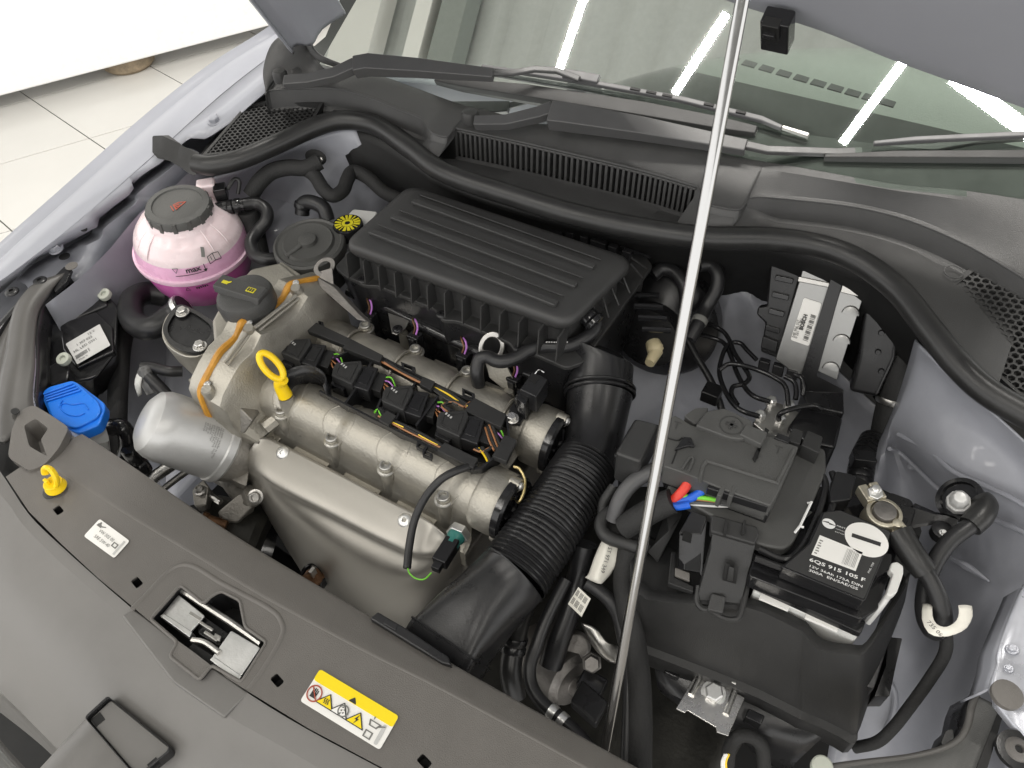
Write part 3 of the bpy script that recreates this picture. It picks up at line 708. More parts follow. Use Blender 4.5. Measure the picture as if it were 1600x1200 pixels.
# ------------------------------------------------------------------ engine: cylinder head cover with its cam tubes
X0, X1 = -.672, -.318
eng = thing('engine', 'cast aluminium engine head with two cam tubes and dark end caps', 'engine', V((-.48, .44, -.2)))
def arc(cy, cz, r, a0, a1, n): return [(cy + r * math.cos(a0 + (a1 - a0) * i / n), cz + r * math.sin(a0 + (a1 - a0) * i / n)) for i in range(n + 1)]
bx = [-.604, -.521, -.438, -.354]
def cover_section(x):
    d = min(abs(x - q) for q in bx); k = max(0, 1 - d / .016); r = .0335 - .0035 * k * k * (3 - 2 * k)
    front = [(.338, -.115), (.340, -.088), (.350, -.084), (.355, -.078)] + arc(.394, -.038, r, math.pi * 1.05, math.pi * .18, 14)
    mid = [(.432, -.040), (.45, -.042), (.468, -.040)]
    rear = arc(.502, -.04, r - .001, math.pi * .82, -.05 * math.pi, 14) + [(.540, -.06), (.546, -.066), (.556, -.068), (.557, -.10)]
    return [V((x, a_, b_)) for a_, b_ in front + mid + rear]
xs = sorted(set([X0 + (X1 - X0) * i / 40 for i in range(41)] + [q + d for q in bx for d in (-.016, -.008, 0, .008, .016)]))
MB().patch([cover_section(x) for x in xs], 1).build('head_cover', 'cast_alu', eng, ang=50)
# ridges that run from each bolt boss over the cam tube
for q in bx:
    for sgn in (-1, 1):
        pts = [V((q + sgn * (.0085 + .012 * math.sin(math.pi * i / 12) ** 2), a_, b_)) for i, (a_, b_) in enumerate(arc(.394, -.038, .0325, math.pi * 1.0, math.pi * .3, 12))]
        MB().tube(pts, .0014, 6, 2).build('casting_rib', 'cast_alu', eng)
    pts = [V((q, a_, b_)) for a_, b_ in arc(.502, -.04, .0318, math.pi * .75, math.pi * .05, 10)]
    MB().tube(pts, .0022, 6, 2).build('casting_rib', 'cast_alu', eng)
def boss(p, z0, r0, r1, parent=eng, hr=.0115, m='cast_alu', axis=UZ, **k):
    MB().lathe(V((p.x, p.y, z0)), UZ, [(r0 * 1.15, 0), (r0, .006), (r1, p.z - z0)], 20).build('bolt_boss', m, parent)
    bolt(p, hr, parent, m='bolt_steel', **k)
for (px, py) in ((440, 642), (519, 685), (603, 729), (693, 777)):
    boss(P(px, py, -.026), -.115, .0105, .0088)
for (px, py) in ((571, 510), (649, 547), (730, 581)):
    boss(P(px, py, -.018), -.085, .013, .0092)
for (px, py) in ((631, 522), (534, 498), (795, 614), (405, 619)):
    p = P(px, py, -.03); MB().lathe(V((p.x, p.y, -.08)), UZ, [(.008, 0), (.0072, .05), (.006, .054), (.0001, .055)], 16).build('casting_stud', 'cast_alu', eng)
# lower flange rails with their cast groove
for i in range(4):
    x0 = [X0 + .03, bx[0] + .013, bx[1] + .013, bx[2] + .013][i]; x1 = [bx[0] - .013, bx[1] - .013, bx[2] - .013, bx[3] - .013][i]
    MB().box(((x0 + x1) / 2, .349, -.079), ((x1 - x0) / 2, .0085, .004)).build('flange_rail', 'cast_alu', eng, bevel=.0015)
    MB().box(((x0 + x1) / 2, .3475, -.0735), ((x1 - x0) / 2 - .003, .003, .0022)).build('flange_rib', 'cast_alu', eng, bevel=.001)
    MB().box(((x0 + x1) / 2, .549, -.06), ((x1 - x0) / 2, .008, .005)).build('flange_rail', 'cast_alu', eng, bevel=.0015)
# head below the cover, rusty manifold flange seen in the gap
MB().box(((X0 + X1) / 2, .447, -.20), ((X1 - X0) / 2 - .002, .105, .10)).build('cylinder_head', 'cast_alu_rough', eng, bevel=.003)
for x in (-.64, -.555, -.475, -.395):
    MB().lathe((x, .337, -.112), UY, [(.014, -.006), (.014, .004)], 16).build('manifold_nut', 'copper_rust', eng)
# cam end caps
for (cy, cz, px, py) in ((.394, -.038, 785, 790), (.502, -.04, 855, 690)):
    MB().lathe((X1 - .004, cy, cz), UX, [(.037, 0), (.039, .004), (.039, .03), (.036, .034)], 40).build('end_collar', 'cast_alu', eng, bevel=.001)
    MB().lathe((X1 + .028, cy, cz), UX, [(.0395, 0), (.0395, .008), (.037, .011), (.032, .011), (.031, .009), (.008, .009), (.007, .012), (.0001, .012)], 40).build('end_cap', 'gloss_black', eng)
    for k in range(6):
        a_ = k * math.pi / 3 + .4
        MB().box((X1 + .040, cy + .018 * math.cos(a_), cz + .018 * math.sin(a_)), (.0015, .010, .0012), (UX, V((0, math.cos(a_), math.sin(a_))), V((0, -math.sin(a_), math.cos(a_))))).build('cap_rib', 'gloss_black', eng)
    for a_ in (1.15, -.6, 3.6):
        p = V((X1 + .042, cy + .0345 * math.cos(a_), cz + .0345 * math.sin(a_)))
        MB().lathe(p - UX * .03, UX, [(.0078, .014), (.0078, .026)], 16).build('cap_lug', 'cast_alu', eng)
        bolt(p - UX * .004, .0072, eng, UX)
# ------------------------------------------------------------------ timing case end with the squeezed out sealant
XS = -.68
seal_px = ((506, 432), (490, 437), (472, 440), (455, 444), (447, 456), (440, 468), (420, 485), (392, 500), (379, 503), (374, 514), (366, 530), (345, 550), (330, 575), (318, 600), (314, 618), (325, 645), (340, 672), (352, 688), (372, 695))
sl_ = [PX(a_, b_, XS) for a_, b_ in seal_px]
loop = [V((XS, .548, -.10))] + [V((XS, .546, sl_[0].z))] + sl_ + [V((XS, .36, -.16)), V((XS, .5, -.16))]
MB().prism(loop, V((-.022, 0, 0))).build('timing_case', 'cast_alu', eng, bevel=.002)
cov = []
for k, (dx, sc, dz) in enumerate(((0, 1, 0), (.004, 1.0, -.001), (.027, .985, -.008), (.033, .965, -.022), (.037, .93, -.070), (.052, .88, -.09))):
    c = V((XS, .44, -.08)); cov.append([V((XS + dx, c.y + (p.y - c.y) * sc, c.z + (p.z - c.z) * sc + dz * max(0, min(1, (p.z + .06) / .1)))) for p in loop])
MB().loft(cov, False, True).build('timing_cover', 'cast_alu', eng, ang=28, bevel=.0015)
MB().tube(sl_, [.003] + [.0046, .0036, .005, .004, .0048, .0036] * 2 + [.005, .0066, .0075], 8, 3, flat=1.2).build('sealant_bead', 'sealant', eng)
# ribs along the case
for a_, b_ in (((398, 512), (462, 462)), ((404, 516), (466, 466)), ((349, 566), (383, 520)), ((354, 570), (388, 524))):
    p0, p1 = PX(*a_, XS + .018), PX(*b_, XS + .018); MB().tube([p0, p1], .0026, 8, smooth=False).build('case_rib', 'cast_alu', eng)
for px, py in ((463, 445), (390, 507), (325, 602), (333, 612)):
    p = PX(px, py, XS + .006); MB().lathe(p - UZ * .03, V((.15, -.2, 1)), [(.009, 0), (.008, .03), (.006, .034)], 16).build('case_lug', 'cast_alu', eng)
    bolt(p + UZ * .004, .0045, eng, V((.1, -.2, 1)), 'torx')
for s_ in ('372,558 400,583 404,580 378,553', '462,480 484,504 488,501 468,476'):
    q_ = L(s_, .0); MB().prism([p + UZ * .005 for p in q_], .06).build('gusset', 'cast_alu', eng, bevel=.001)
boss(P(364, 602, .004), -.09, .0125, .0105, hr=.012); boss(P(497, 478, .004), -.06, .0125, .0105, hr=.012)
# lower front of the case: hex pad, sensor stub
MB().lathe(PX(357, 640, XS + .012), V((.5, -.8, .45)), [(.024, -.01), (.022, .004)], 6, a0=.3).build('hex_pad', 'cast_alu', eng, bevel=.002)
MB().lathe(PX(372, 655, XS + .03), V((.5, -.8, .4)), [(.022, -.02), (.02, .004)], 5, a0=.2).build('hex_pad', 'cast_alu_rough', eng, bevel=.002)
MB().tube(L('385,688,-.07 408,668,-.06 425,655,-.058'), [.009, .0075, .007], 10).build('coolant_stub', 'cast_alu_rough', eng)
MB().tube(L('415,668,-.055 432,655,-.05'), .010, 8, smooth=False).build('stub_nut', 'cast_alu', eng)
# far side of the case: pump housing, filler neck, lugs
MB().prism(L('352,460,.0 392,418,.0 440,408,.0 468,432,.0 452,448,.0 430,478,.0 380,502,.0 352,548,.0 335,560,.0 330,500,.0'.replace(',.0 ', ',.03 ').replace('500,.0', '500,.03').replace('352,460,-.03', '352,460,.03')), .12).build('case_shoulder', 'cast_alu', eng, bevel=.006)
MB().prism(L('425,418,.022 440,408,.022 470,428,.022 466,436,.022 446,430,.022'), .03).build('case_tab', 'cast_alu', eng, bevel=.002)
ov = crom(L('262,492 285,482 318,492 341,512 338,532 318,552 290,556 262,540 253,518', -.0), 5, True)
c = sum(ov, V()) / len(ov)
MB().loft([[c + (p - c) * s_ + V((dx, 0, dz)) for p in ov] for s_, dx, dz in ((.55, .06, -.13), (.82, .03, -.07), (.98, .005, -.03), (1.02, 0, -.008), (1.02, 0, 0))]).build('pump_housing', 'cast_alu', eng, bevel=.002)
cov_ = thing('housing_cover', 'black oval cover held by two bolts on the far end of the engine', 'cover', c)
ov2 = crom(L('262,500 276,482 290,480 318,494 339,512 338,530 318,550 296,553 268,540 256,520', .003), 5, True)
inn2 = [c + (p - c) * .80 + UZ * .005 for p in ov2]
MB().plate([p + UZ * .004 for p in ov2], [[p for p in inn2]], .006).build('cover_rim', 'black_plastic', cov_, bevel=.0012)
MB().loft([inn2, [p - UZ * .004 for p in inn2]], False, True).build('cover_dish', 'satin_black', cov_)
MB().lathe(P(298, 521, .0), UZ, [(.004, 0), (.003, .002), (.0001, .002)], 12).build('centre_mark', 'black_plastic', cov_)
for px, py in ((285, 487), (312, 540)):
    bolt(P(px, py, .009), .0095, cov_, UZ, 'hex', 'bright_steel')
MB().prism(L('306,585,-.045 335,592,-.045 330,612,-.045 308,610,-.045 292,592,-.045'), .02).build('case_foot', 'cast_alu', eng, bevel=.003)
# oil filler cap
fc = thing('oil_filler_cap', 'black round oil filler cap with yellow symbols on its grip bar', 'cap', P(390, 455, .02))
nb = P(394, 486, .045)
MB().lathe(nb - UZ * .03, V((0, 0, 1)), [(.034, 0), (.031, .02), (.030, .036)], 36).build('filler_neck', 'cast_alu', eng)
ax = V((-.05, -.06, 1)).normalized(); cc = nb + UZ * .006
MB().lathe(cc, ax, [(.034, 0), (.0365, .004), (.0365, .020), (.034, .026), (.028, .029), (.0001, .030)], 48).build('cap_body', 'cap_grey', fc)
gd = (P(420, 452, .04) - P(355, 432, .04)).normalized(); gw = ax.cross(gd).normalized()
gc = cc + ax * .028
MB().loft([rounded([gc - gd * a_ - gw * b_ + ax * h_, gc + gd * a_ - gw * b_ + ax * h_, gc + gd * a_ + gw * b_ + ax * h_, gc - gd * a_ + gw * b_ + ax * h_], .003) for a_, b_, h_ in ((.0345, .0135, 0), (.036, .0115, .007), (.0345, .0105, .0095))]).build('grip_bar', 'cap_grey', fc, bevel=.001)
g0 = gc + ax * .0100
for k, (dx, w) in enumerate(((-.022, .0045), (.018, .006))):
    o_ = g0 + gd * dx
    b = MB(); b.prism([o_ - gd * w - gw * (.0042 if k else .0028), o_ + gd * w - gw * (.0042 if k else .0028), o_ + gd * w * (1 if k else .6) + gw * (.0034 if k else .002), o_ - gd * w + gw * (.0034 if k else .002)], ax * -.0006)
    if not k: b.prism([o_ + gd * w * .6 - gw * .003, o_ + gd * w * 1.6 + gw * .002, o_ + gd * w * 1.6 + gw * .004, o_ + gd * w * .6 + gw * .001], ax * -.0006)
    b.build('oil_can_symbol' if not k else 'book_symbol', 'yellow_print', fc)
b = MB()
for dd in (-.0035, 0, .0035): b.prism([g0 + gd * (.018 + dd - .0011) - gw * .003 + ax * .0004, g0 + gd * (.018 + dd + .0011) - gw * .003 + ax * .0004, g0 + gd * (.018 + dd + .0011) + gw * .0022 + ax * .0004, g0 + gd * (.018 + dd - .0011) + gw * .0022 + ax * .0004], ax * -.0006)
b.build('book_lines', 'ink', fc)

# ------------------------------------------------------------------ air filter box
t = thing('air_filter_box', 'large black plastic air filter box with three ribs on its lid behind the engine', 'air filter box', P(760, 430, .03))
T = rounded(L('538,379 640,288 988,403 885,503', .086), .022, 6); c = sum(T, V()) / len(T)
def sc(pts, kx, ky, z, dy=0): return [V((c.x + (p.x - c.x) * kx, c.y + (p.y - c.y) * ky + dy, z)) for p in pts]
MB().loft([sc(T, .955, .93, .030), sc(T, .955, .93, .064), sc(T, 1.0, 1.0, .068), sc(T, 1.022, 1.03, .073), sc(T, 1.022, 1.03, .078), sc(T, 1.01, 1.015, .0835), sc(T, .985, .975, .086), sc(T, .93, .90, .0868)], True, True).build('lid', 'box_plastic', t, ang=50)
for (a, b_) in (((645, 312), (929, 415)), ((612, 336), (901, 444)), ((578, 359), (870, 473))):
    p0, p1 = P(*a, .0915), P(*b_, .0915); d = (p1 - p0).normalized(); w = UZ.cross(d) * .0048
    MB().prism([p0 - w, p1 - w, p1 + w, p0 + w], .0055, .002).build('lid_rib', 'box_plastic', t, bevel=.0034, seg=3)
    e = w * 3.4
    MB().prism([p0 + e - w * .25 - UZ * .0012, p1 + e - w * .25 - UZ * .0012, p1 + e + w * .25 - UZ * .0012, p0 + e + w * .25 - UZ * .0012], .002).build('lid_step', 'box_plastic', t, bevel=.0008)
lipo = L('523,417 540,432 556,438 568,446 590,446 680,483 690,500 714,501 796,535 806,552 836,553 885,575 912,566 940,525 1020,415 1008,398 985,392 655,283 640,288', .031)
lipo = rounded(lipo, .006, 3)
MB().prism(lipo, .006).build('lip', 'box_plastic', t, bevel=.0012)
cl = sum(lipo, V()) / len(lipo)
MB().loft([[cl + (p - cl) * .90 + UZ * -.14 for p in lipo], [cl + (p - cl) * .95 + UZ * -.05 for p in lipo], [cl + (p - cl) * .965 + UZ * -.005 for p in lipo]], True, True).build('base', 'satin_black', t)
yf = c.y - .5 * (max(p.y for p in T) - min(p.y for p in T)) * .93
for zx, zy in ((137, 380), (208, 415), (275, 440), (345, 470), (415, 500), (487, 530), (560, 565), (635, 600), (712, 640), (790, 680), (870, 720), (955, 760), (1035, 800)):
    x = P(500 + zx / 2.857, 270 + zy / 2.857, .06).x
    MB().prism([V((x - .0009, yf - .0185, .034)), V((x + .0009, yf - .0185, .034)), V((x + .0009, yf + .006, .034)), V((x - .0009, yf + .006, .034))], V((0, .006, .037))).build('lid_fin', 'box_plastic', t)
for px, py in ((566, 436), (690, 490), (812, 543)):
    bolt(P(px, py, .032), .0075, t, UZ, 'torx', 'satin_black')
# slanted stiffening ribs on the engine side end
for s_ in ('986,414 1011,408', '984,423 1005,423', '968,431 985,447', '962,446 975,432', '950,448 968,466', '944,463 960,450', '938,463 952,485', '928,480 944,468', '925,478 934,500'):
    a, b_ = L(s_, .052); a += UZ * .012; b_ += UZ * -.012
    MB().tube([a, b_], .0013, 6, smooth=False).build('slanted_rib', 'box_plastic', t)
# hinge and clip strip along the back edge
MB().tube(L('646,292,.04 652,282,.045 668,284,.045 760,315,.045 880,352,.045 1000,396,.045 1015,402,.04'), .0022, 6).build('edge_rail', 'gloss_black', t)
for i in range(15):
    a = P(672 + i * 22, 290 + i * 7.6, .05); MB().box(a, (.006 if i % 3 else .011, .0045, .006)).build('clip', 'satin_black', t, bevel=.001)
# breather stub on the right
p0 = P(910, 486, .055); p1 = P(934, 510, .045); d = (p1 - p0).normalized()
MB().lathe(p0 - d * .004, d, [(.017, 0), (.017, .006), (.013, .008), (.013, .020), (.015, .022), (.015, .028), (.010, .03)], 20).build('breather_stub', 'gloss_black', t, bevel=.001)

h = thing('breather_hose', 'black printed breather hose curving from the filter box to the engine', 'hose', P(840, 540, .03))
hp = L('932,504,.045 928,517,.042 912,530,.04 885,541,.036 850,541,.034 826,548,.032 806,560,.028 780,565,.026 762,558,.024 749,562,.02 745,580,.01 748,602,-.01')
MB().tube(hp, .0085, 14).build('hose', 'hose_rubber', h)
for k in range(9):
    p = hp[3].lerp(hp[4], k / 9) + UZ * .0088 + V((0, -.002, 0))
    MB().prism([p, p + V((.002, 0, 0)), p + V((.0022, .002, 0)), p + V((.0002, .002, 0))], .0003).build('print_mark', 'ink_white', h)

# ------------------------------------------------------------------ intake manifold with its injectors, in the shadow under the filter box
t = thing('intake_manifold', 'black intake manifold in the shade between the engine and filter box', 'manifold', V((-.47, .6, -.1)))
MB().box((-.48, .625, -.12), (.19, .04, .07)).build('plenum', 'satin_black', t, bevel=.012)
for x in (-.63, -.55, -.465, -.385): MB().tube([V((x, .63, -.05)), V((x, .59, -.055)), V((x, .56, -.09))], .021, 14).build('runner', 'satin_black', t)
MB().tube(L('545,455,-.015 600,480,-.015 700,528,-.015 840,590,-.015'), .008, 10).build('fuel_rail', 'gloss_black', t)
for k, (px, py) in enumerate(((577, 490), (648, 522), (724, 552), (803, 588))):
    p = P(px, py, -.012)
    MB().box(p - UZ * .016, (.0085, .0075, .016)).build('injector_plug', 'gloss_black', t, bevel=.0015)
    MB().box(p - UZ * .016 - UY * .008, (.0045, .002, .013)).build('plug_latch', 'satin_black', t, bevel=.0008)
    for j in range(2):
        MB().tube([p + V((-.002 + .004 * j, 0, 0)), p + V((-.001 + .004 * j, .004, .008)), p + V((-.006 + .006 * j, .008, .014)), p + V((-.012 + .004 * j, .014, .012))], .0013, 6).build('wire', 'violet_wire' if j else 'copper_rust', t)
b = MB(); b.prism(L('606,488,-.01 640,500,-.01 634,512,-.01 620,523,-.01 612,520,-.01'), .003); b.build('metal_tab', 'plain_steel', t, bevel=.001)
bolt(P(621, 513, -.008), .007, t, UZ, 'torx', 'gloss_black')

# ------------------------------------------------------------------ wiring tray and the four ignition coils
t = thing('wiring_tray', 'black plastic wiring tray framing the four ignition coils', 'wiring tray', P(620, 610, -.01))
ZR = .004
MB().prism(L('446,556 484,500 600,556 790,652 800,690 760,730 735,733 500,617', -.030), .004).build('tray_floor', 'deep_black', t)
def wall_(s_, h_=.02, w_=.0014, z=ZR, nm='tray_wall'):
    p = L(s_, z); rr2 = []
    for i, a in enumerate(p):
        d = (p[min(i + 1, len(p) - 1)] - p[max(0, i - 1)]).normalized(); n_ = UZ.cross(d) * w_
        rr2.append([a - n_, a + n_, a + n_ - UZ * h_, a - n_ - UZ * h_])
    MB().loft(rr2).build(nm, 'satin_black', t)
wall_('449,545 485,502 593,556 660,590 727,622 792,652'); wall_('499,610 580,652 676,700 737,732'); wall_('540,629 560,600 580,566', .03); wall_('618,655 630,630 649,597', .03); wall_('650,664 668,640 684,618', .03)
wall_('520,560 545,548 575,556', .02); wall_('792,652 796,690 770,715 752,731 735,733', .02); wall_('596,622 590,635 600,652 618,655', .02); wall_('684,640 690,632 706,640 724,652', .02)
MB().patch([[P(476 + 34 * math.cos(a), 592 - 22 * math.sin(a), ZR + .018) - UZ * z_ for z_ in (0, .045)] for a in [-.5 + i * (math.pi + .7) / 14 for i in range(15)]], 2, 1).build('tray_cup', 'satin_black', t, solid=.0015)
for s_ in ('548,529 599,555 593,566 535,543', '661,588 680,596 673,609 655,600', '741,621 791,647 783,668 725,641', '788,679 808,687 791,721 769,712', '695,691 747,716 739,731 683,703', '604,641 619,649 607,664 591,655', '484,499 560,535 553,545 470,512'):
    MB().prism(L(s_, ZR + .004), .008, .001).build('tray_cover', 'matte_black', t, bevel=.0008)
for s_ in ('484,498 505,503 506,510 488,506', '626,565 649,574 647,583 628,574', '722,606 742,615 740,624 722,616', '652,690 668,697 664,704 650,698', '660,702 676,709 674,716 660,710'):
    q = L(s_, ZR + .003); cq = sum(q, V()) / 4
    MB().plate(q, [[cq + (p - cq) * .62 for p in q]], .006).build('tray_loop', 'satin_black', t)
for s_, m_ in (('590,562 612,574 640,590 665,602', 'copper'), ('600,566 622,580 650,594 676,607', 'copper'), ('676,604 700,616 720,630 735,636', 'yellow_'), ('672,606 695,622 716,633', 'black'), ('725,636 706,628 690,634 700,644', 'copper'), ('735,628 727,634 733,640', 'copper'), ('591,650 610,660 640,676 690,700', 'copper'), ('606,657 640,672 684,696', 'yellow_'), ('585,645 590,640 596,650', 'green'), ('764,664 772,684 778,700', 'copper'), ('758,668 765,690 772,704', 'copper'), ('748,700 757,712 762,722', 'yellow_'), ('740,702 752,706 764,700', 'copper')):
    m2 = {'copper': 'orange_wire', 'yellow_': 'yellow', 'green': 'green_wire', 'black': 'rubber'}[m_]
    p = L(s_, ZR - .001); MB().tube(p, .0012, 6).build('wire', m2, t)
    MB().tube([q + V((.002, .003, -.001)) for q in p], .0024, 6).build('wire', 'cloth_tape', t)

lab = ['ignition coil nearest the far timing case end of the engine', 'second ignition coil from the timing case, behind the yellow dipstick', 'third ignition coil from the timing case, nearer the intake hose', 'ignition coil nearest the corrugated intake hose']
cen = [P(461, 544, .012), P(541, 580, .012), P(620, 619, .012), P(706, 659, .012)]
ck = thing('ignition_coil', lab[2], 'ignition coil', cen[2], 'ignition coils in a row on the engine')
body = L('603,604 643,601 646,611 630,641 596,626 598,612', .012)
MB().prism(body, .03).build('coil_body', 'matte_black', ck, bevel=.0015)
q = L('609,608 639,605 627,634 603,622', .0128); cq = sum(q, V()) / 4
MB().plate(q, [[cq + (p - cq) * .93 for p in q]], .0008).build('body_ridge', 'matte_black', ck)
for k_ in range(3): MB().prism([cq + V((-.012 + .004 * k_, .004 - .001 * k_, .0006)), cq + V((-.010 + .004 * k_, .004 - .001 * k_, .0006)), cq + V((-.010 + .004 * k_, .007 - .001 * k_, .0006)), cq + V((-.012 + .004 * k_, .007 - .001 * k_, .0006))], .0004).build('print_mark', 'ink_grey' if 0 else 'sticker_grey', ck)
plg = MB().prism(L('643,609 671,613 657,652 628,642', .007), .022, .002).build('plug', 'satin_black', ck, bevel=.002)
q = L('647,615 664,618 654,642 637,636', .0078); MB().prism(q, .001, .001).build('plug_pad', 'gloss_black', plg, bevel=.0004)
MB().prism(L('670,620 685,624 676,653 658,647', .001), .014, .001).build('plug_boot', 'rubber', plg, bevel=.002)
MB().prism(L('598,628 622,640 615,650 594,640', .0), .02).build('coil_foot', 'gloss_black', ck, bevel=.001)
for j, m_ in enumerate(('green_wire', 'violet_wire', 'orange_wire', 'orange_wire')):
    a = P(681, 629 + j * 5, -.001); MB().tube([a, a + V((.010, .002 - .003 * j, .003)), a + V((.020, -.004, -.004)), a + V((.026, -.008, -.014))], .0010, 6).build('wire', m_, ck)
for k_ in (0, 1, 3):
    o = copy_tree(ck, None, cen[k_] - cen[2]); o['label'] = lab[k_]

# ------------------------------------------------------------------ dipstick, lifting eyes, cam sensor
t = thing('oil_dipstick', 'bright yellow dipstick ring standing up from the engine', 'dipstick', P(440, 628, -.01))
rc = PD(424, 572, .945); ux2 = (PD(441, 594, .95) - PD(408, 556, .935)).normalized(); n2 = (CAM - rc).normalized(); uy2 = n2.cross(ux2)
lp = [rc + ux2 * .0195 * math.cos(2 * math.pi * i / 24) + uy2 * .0085 * math.sin(2 * math.pi * i / 24) for i in range(25)]
MB().tube(lp, .0042, 10, smooth=False, cap=False).build('ring', 'yellow', t)
st_ = P(446, 618, -.002)
MB().tube([rc + ux2 * .022, rc.lerp(st_, .6), st_], [.0062, .0078, .0092], 14).build('stem', 'yellow', t)
MB().tube([st_ - UZ * .001, st_ + V((.004, -.004, -.05))], [.0098, .0115], 14, smooth=False).build('guide_tube', 'cast_alu', t)

t = thing('lifting_eye', 'flat steel lifting eye strap beside the oil filler cap', 'lifting eye', P(505, 440, .04))
e0 = PD(507, 417, 1.07); nn = (CAM - e0).normalized(); rx = V((.6, -.4, .35)); rx = (rx - nn * rx.dot(nn)).normalized(); ry = nn.cross(rx)
def ring3(c0, rx, ry, r0, r1, th, n_=24, sx=1, sy=1):
    nz = rx.cross(ry)
    o_ = [c0 + rx * math.cos(2 * math.pi * i / n_) * r1 * sx + ry * math.sin(2 * math.pi * i / n_) * r1 * sy for i in range(n_)]
    i_ = [c0 + rx * math.cos(2 * math.pi * i / n_) * r0 * sx + ry * math.sin(2 * math.pi * i / n_) * r0 * sy for i in range(n_)]
    return MB().plate(o_, [i_], nz * -th)
ring3(e0, rx, ry, .0078, .0140, .004, sx=.8, sy=1.15).build('eye', 'grey_iron', t, bevel=.001)
MB().loft([[PD(a, b_, d) for a, b_, d in r] for r in (((495, 425, 1.072), (497, 440, 1.072), (498, 441, 1.076), (496, 426, 1.076)), ((519, 418, 1.068), (522, 450, 1.066), (523, 450, 1.07), (520, 419, 1.072)))]).build('neck', 'grey_iron', t, bevel=.0008)
MB().prism([PD(*q) for q in ((494, 432, 1.07), (500, 449, 1.06), (558, 500, 1.035), (575, 503, 1.03), (560, 490, 1.035), (522, 448, 1.06))], V((.002, .006, -.004))).build('strap', 'grey_iron', t, bevel=.001)
t = thing('lifting_eye', 'steel lifting eye plate behind the breather hose elbow', 'lifting eye', P(770, 560, 0))
e0 = P(768, 543, .02); nn = V((.35, -.72, .6)).normalized(); rx = (UX - nn * UX.dot(nn)).normalized(); ry = nn.cross(rx)
ring3(e0, rx, ry, .0105, .0165, .005, sx=1.0, sy=1.25).build('eye', 'plain_steel', t, bevel=.0015)
MB().prism(L('756,560,.008 786,560,.008 800,590,-.01 812,612,-.03 786,608,-.03 764,590,-.01'), V((0, .004, -.005))).build('plate', 'cast_alu', t, bevel=.0015)

t = thing('cam_sensor', 'black cam sensor with plug standing at the rear end of the engine', 'sensor', P(820, 625, -.005))
MB().prism(L('795,640 808,618 832,606 842,622 826,640 812,662 798,660', -.004), .006, .002).build('flange', 'satin_black', t, bevel=.001)
MB().lathe(P(818, 632, -.004), UZ, [(.011, 0), (.010, .012), (.007, .014), (.007, .022)], 16).build('neck', 'gloss_black', t)
MB().prism(L('806,622 818,605 832,612 820,632', .028), .03, .002).build('socket', 'gloss_black', t, bevel=.001)
MB().prism(L('812,608 832,580 856,592 838,620', .036), .03, .002).build('plug', 'satin_black', t, bevel=.0015)
MB().prism(L('826,594 834,584 844,589 837,600', .0366), .001).build('plug_window', 'deep_black', t)
MB().tube(L('836,584,.036 842,578,.04 850,582,.036'), .001, 6).build('wire_clip', 'chrome', t)
bolt(P(800, 653, .002), .0085, t, UZ, 'hex', 'bright_steel')

# ------------------------------------------------------------------ heat shield with the lambda sensor
t = thing('heat_shield', 'smooth silver exhaust heat shield in front of the engine', 'heat shield', P(560, 830, -.1))
hs = [
    L('400,689,-.062 416,683,-.062 440,693,-.062 520,734,-.062 600,777,-.062 662,808,-.062 690,830,-.062 706,845,-.075'),
    L('389,706,-.074 408,706,-.068 440,722,-.067 520,762,-.067 600,804,-.067 660,834,-.067 697,848,-.072 716,858,-.085'),
    L('386,730,-.095 405,745,-.083 440,770,-.083 520,812,-.083 600,853,-.083 652,873,-.083 700,868,-.085 721,868,-.10'),
    L('394,760,-.128 420,782,-.112 450,800,-.100 520,842,-.096 600,884,-.096 650,898,-.096 700,884,-.10 723,878,-.115'),
    L('418,805,-.175 440,825,-.155 470,842,-.135 530,880,-.125 600,915,-.122 650,922,-.122 700,900,-.122 723,888,-.135'),
    L('450,858,-.22 470,878,-.20 500,900,-.185 545,932,-.175 600,960,-.17 650,962,-.165 700,920,-.16 722,900,-.16'),
    L('475,900,-.26 495,925,-.25 525,948,-.24 560,975,-.23 600,1000,-.225 650,1000,-.22 700,950,-.205 722,915,-.20'),
    L('490,950,-.32 520,975,-.31 545,1000,-.30 580,1030,-.29 620,1050,-.28 660,1040,-.275 700,990,-.26 722,950,-.25'),
]
hs.insert(2, [a_.lerp(b_, .78) + UZ * .005 for a_, b_ in zip(hs[1], hs[2])])
MB().patch(hs, 5).build('shell', 'heat_shield', t, solid=.0012)
for px, py, z in ((441, 707, -.062), (632, 813, -.064)):
    bolt(P(px, py, z), .0088, t, V((.05, -.35, 1)), 'torx', 'zinc')
hc = P(492, 903, -.181); hn = V((-.15, -.62, .72)).normalized()
MB().lathe(hc + hn * .005, hn, [(.0175, 0), (.019, .001), (.0185, .003), (.0165, .001), (.0165, -.012), (.0001, -.012)], 28, False).build('sensor_opening', 'gloss_black', t)
ls = thing('lambda_sensor', 'brown heat stained lambda sensor poking out of the heat shield hole', 'sensor', hc)
MB().lathe(P(500, 897, -.175), P(470, 912, -.155) - P(500, 897, -.175), [(.009, -.01), (.009, .006), (.012, .008), (.012, .016), (.0085, .018), (.0085, .03), (.007, .034), (.006, .055)], 12).build('sensor_body', 'copper_rust', ls, bevel=.0006)

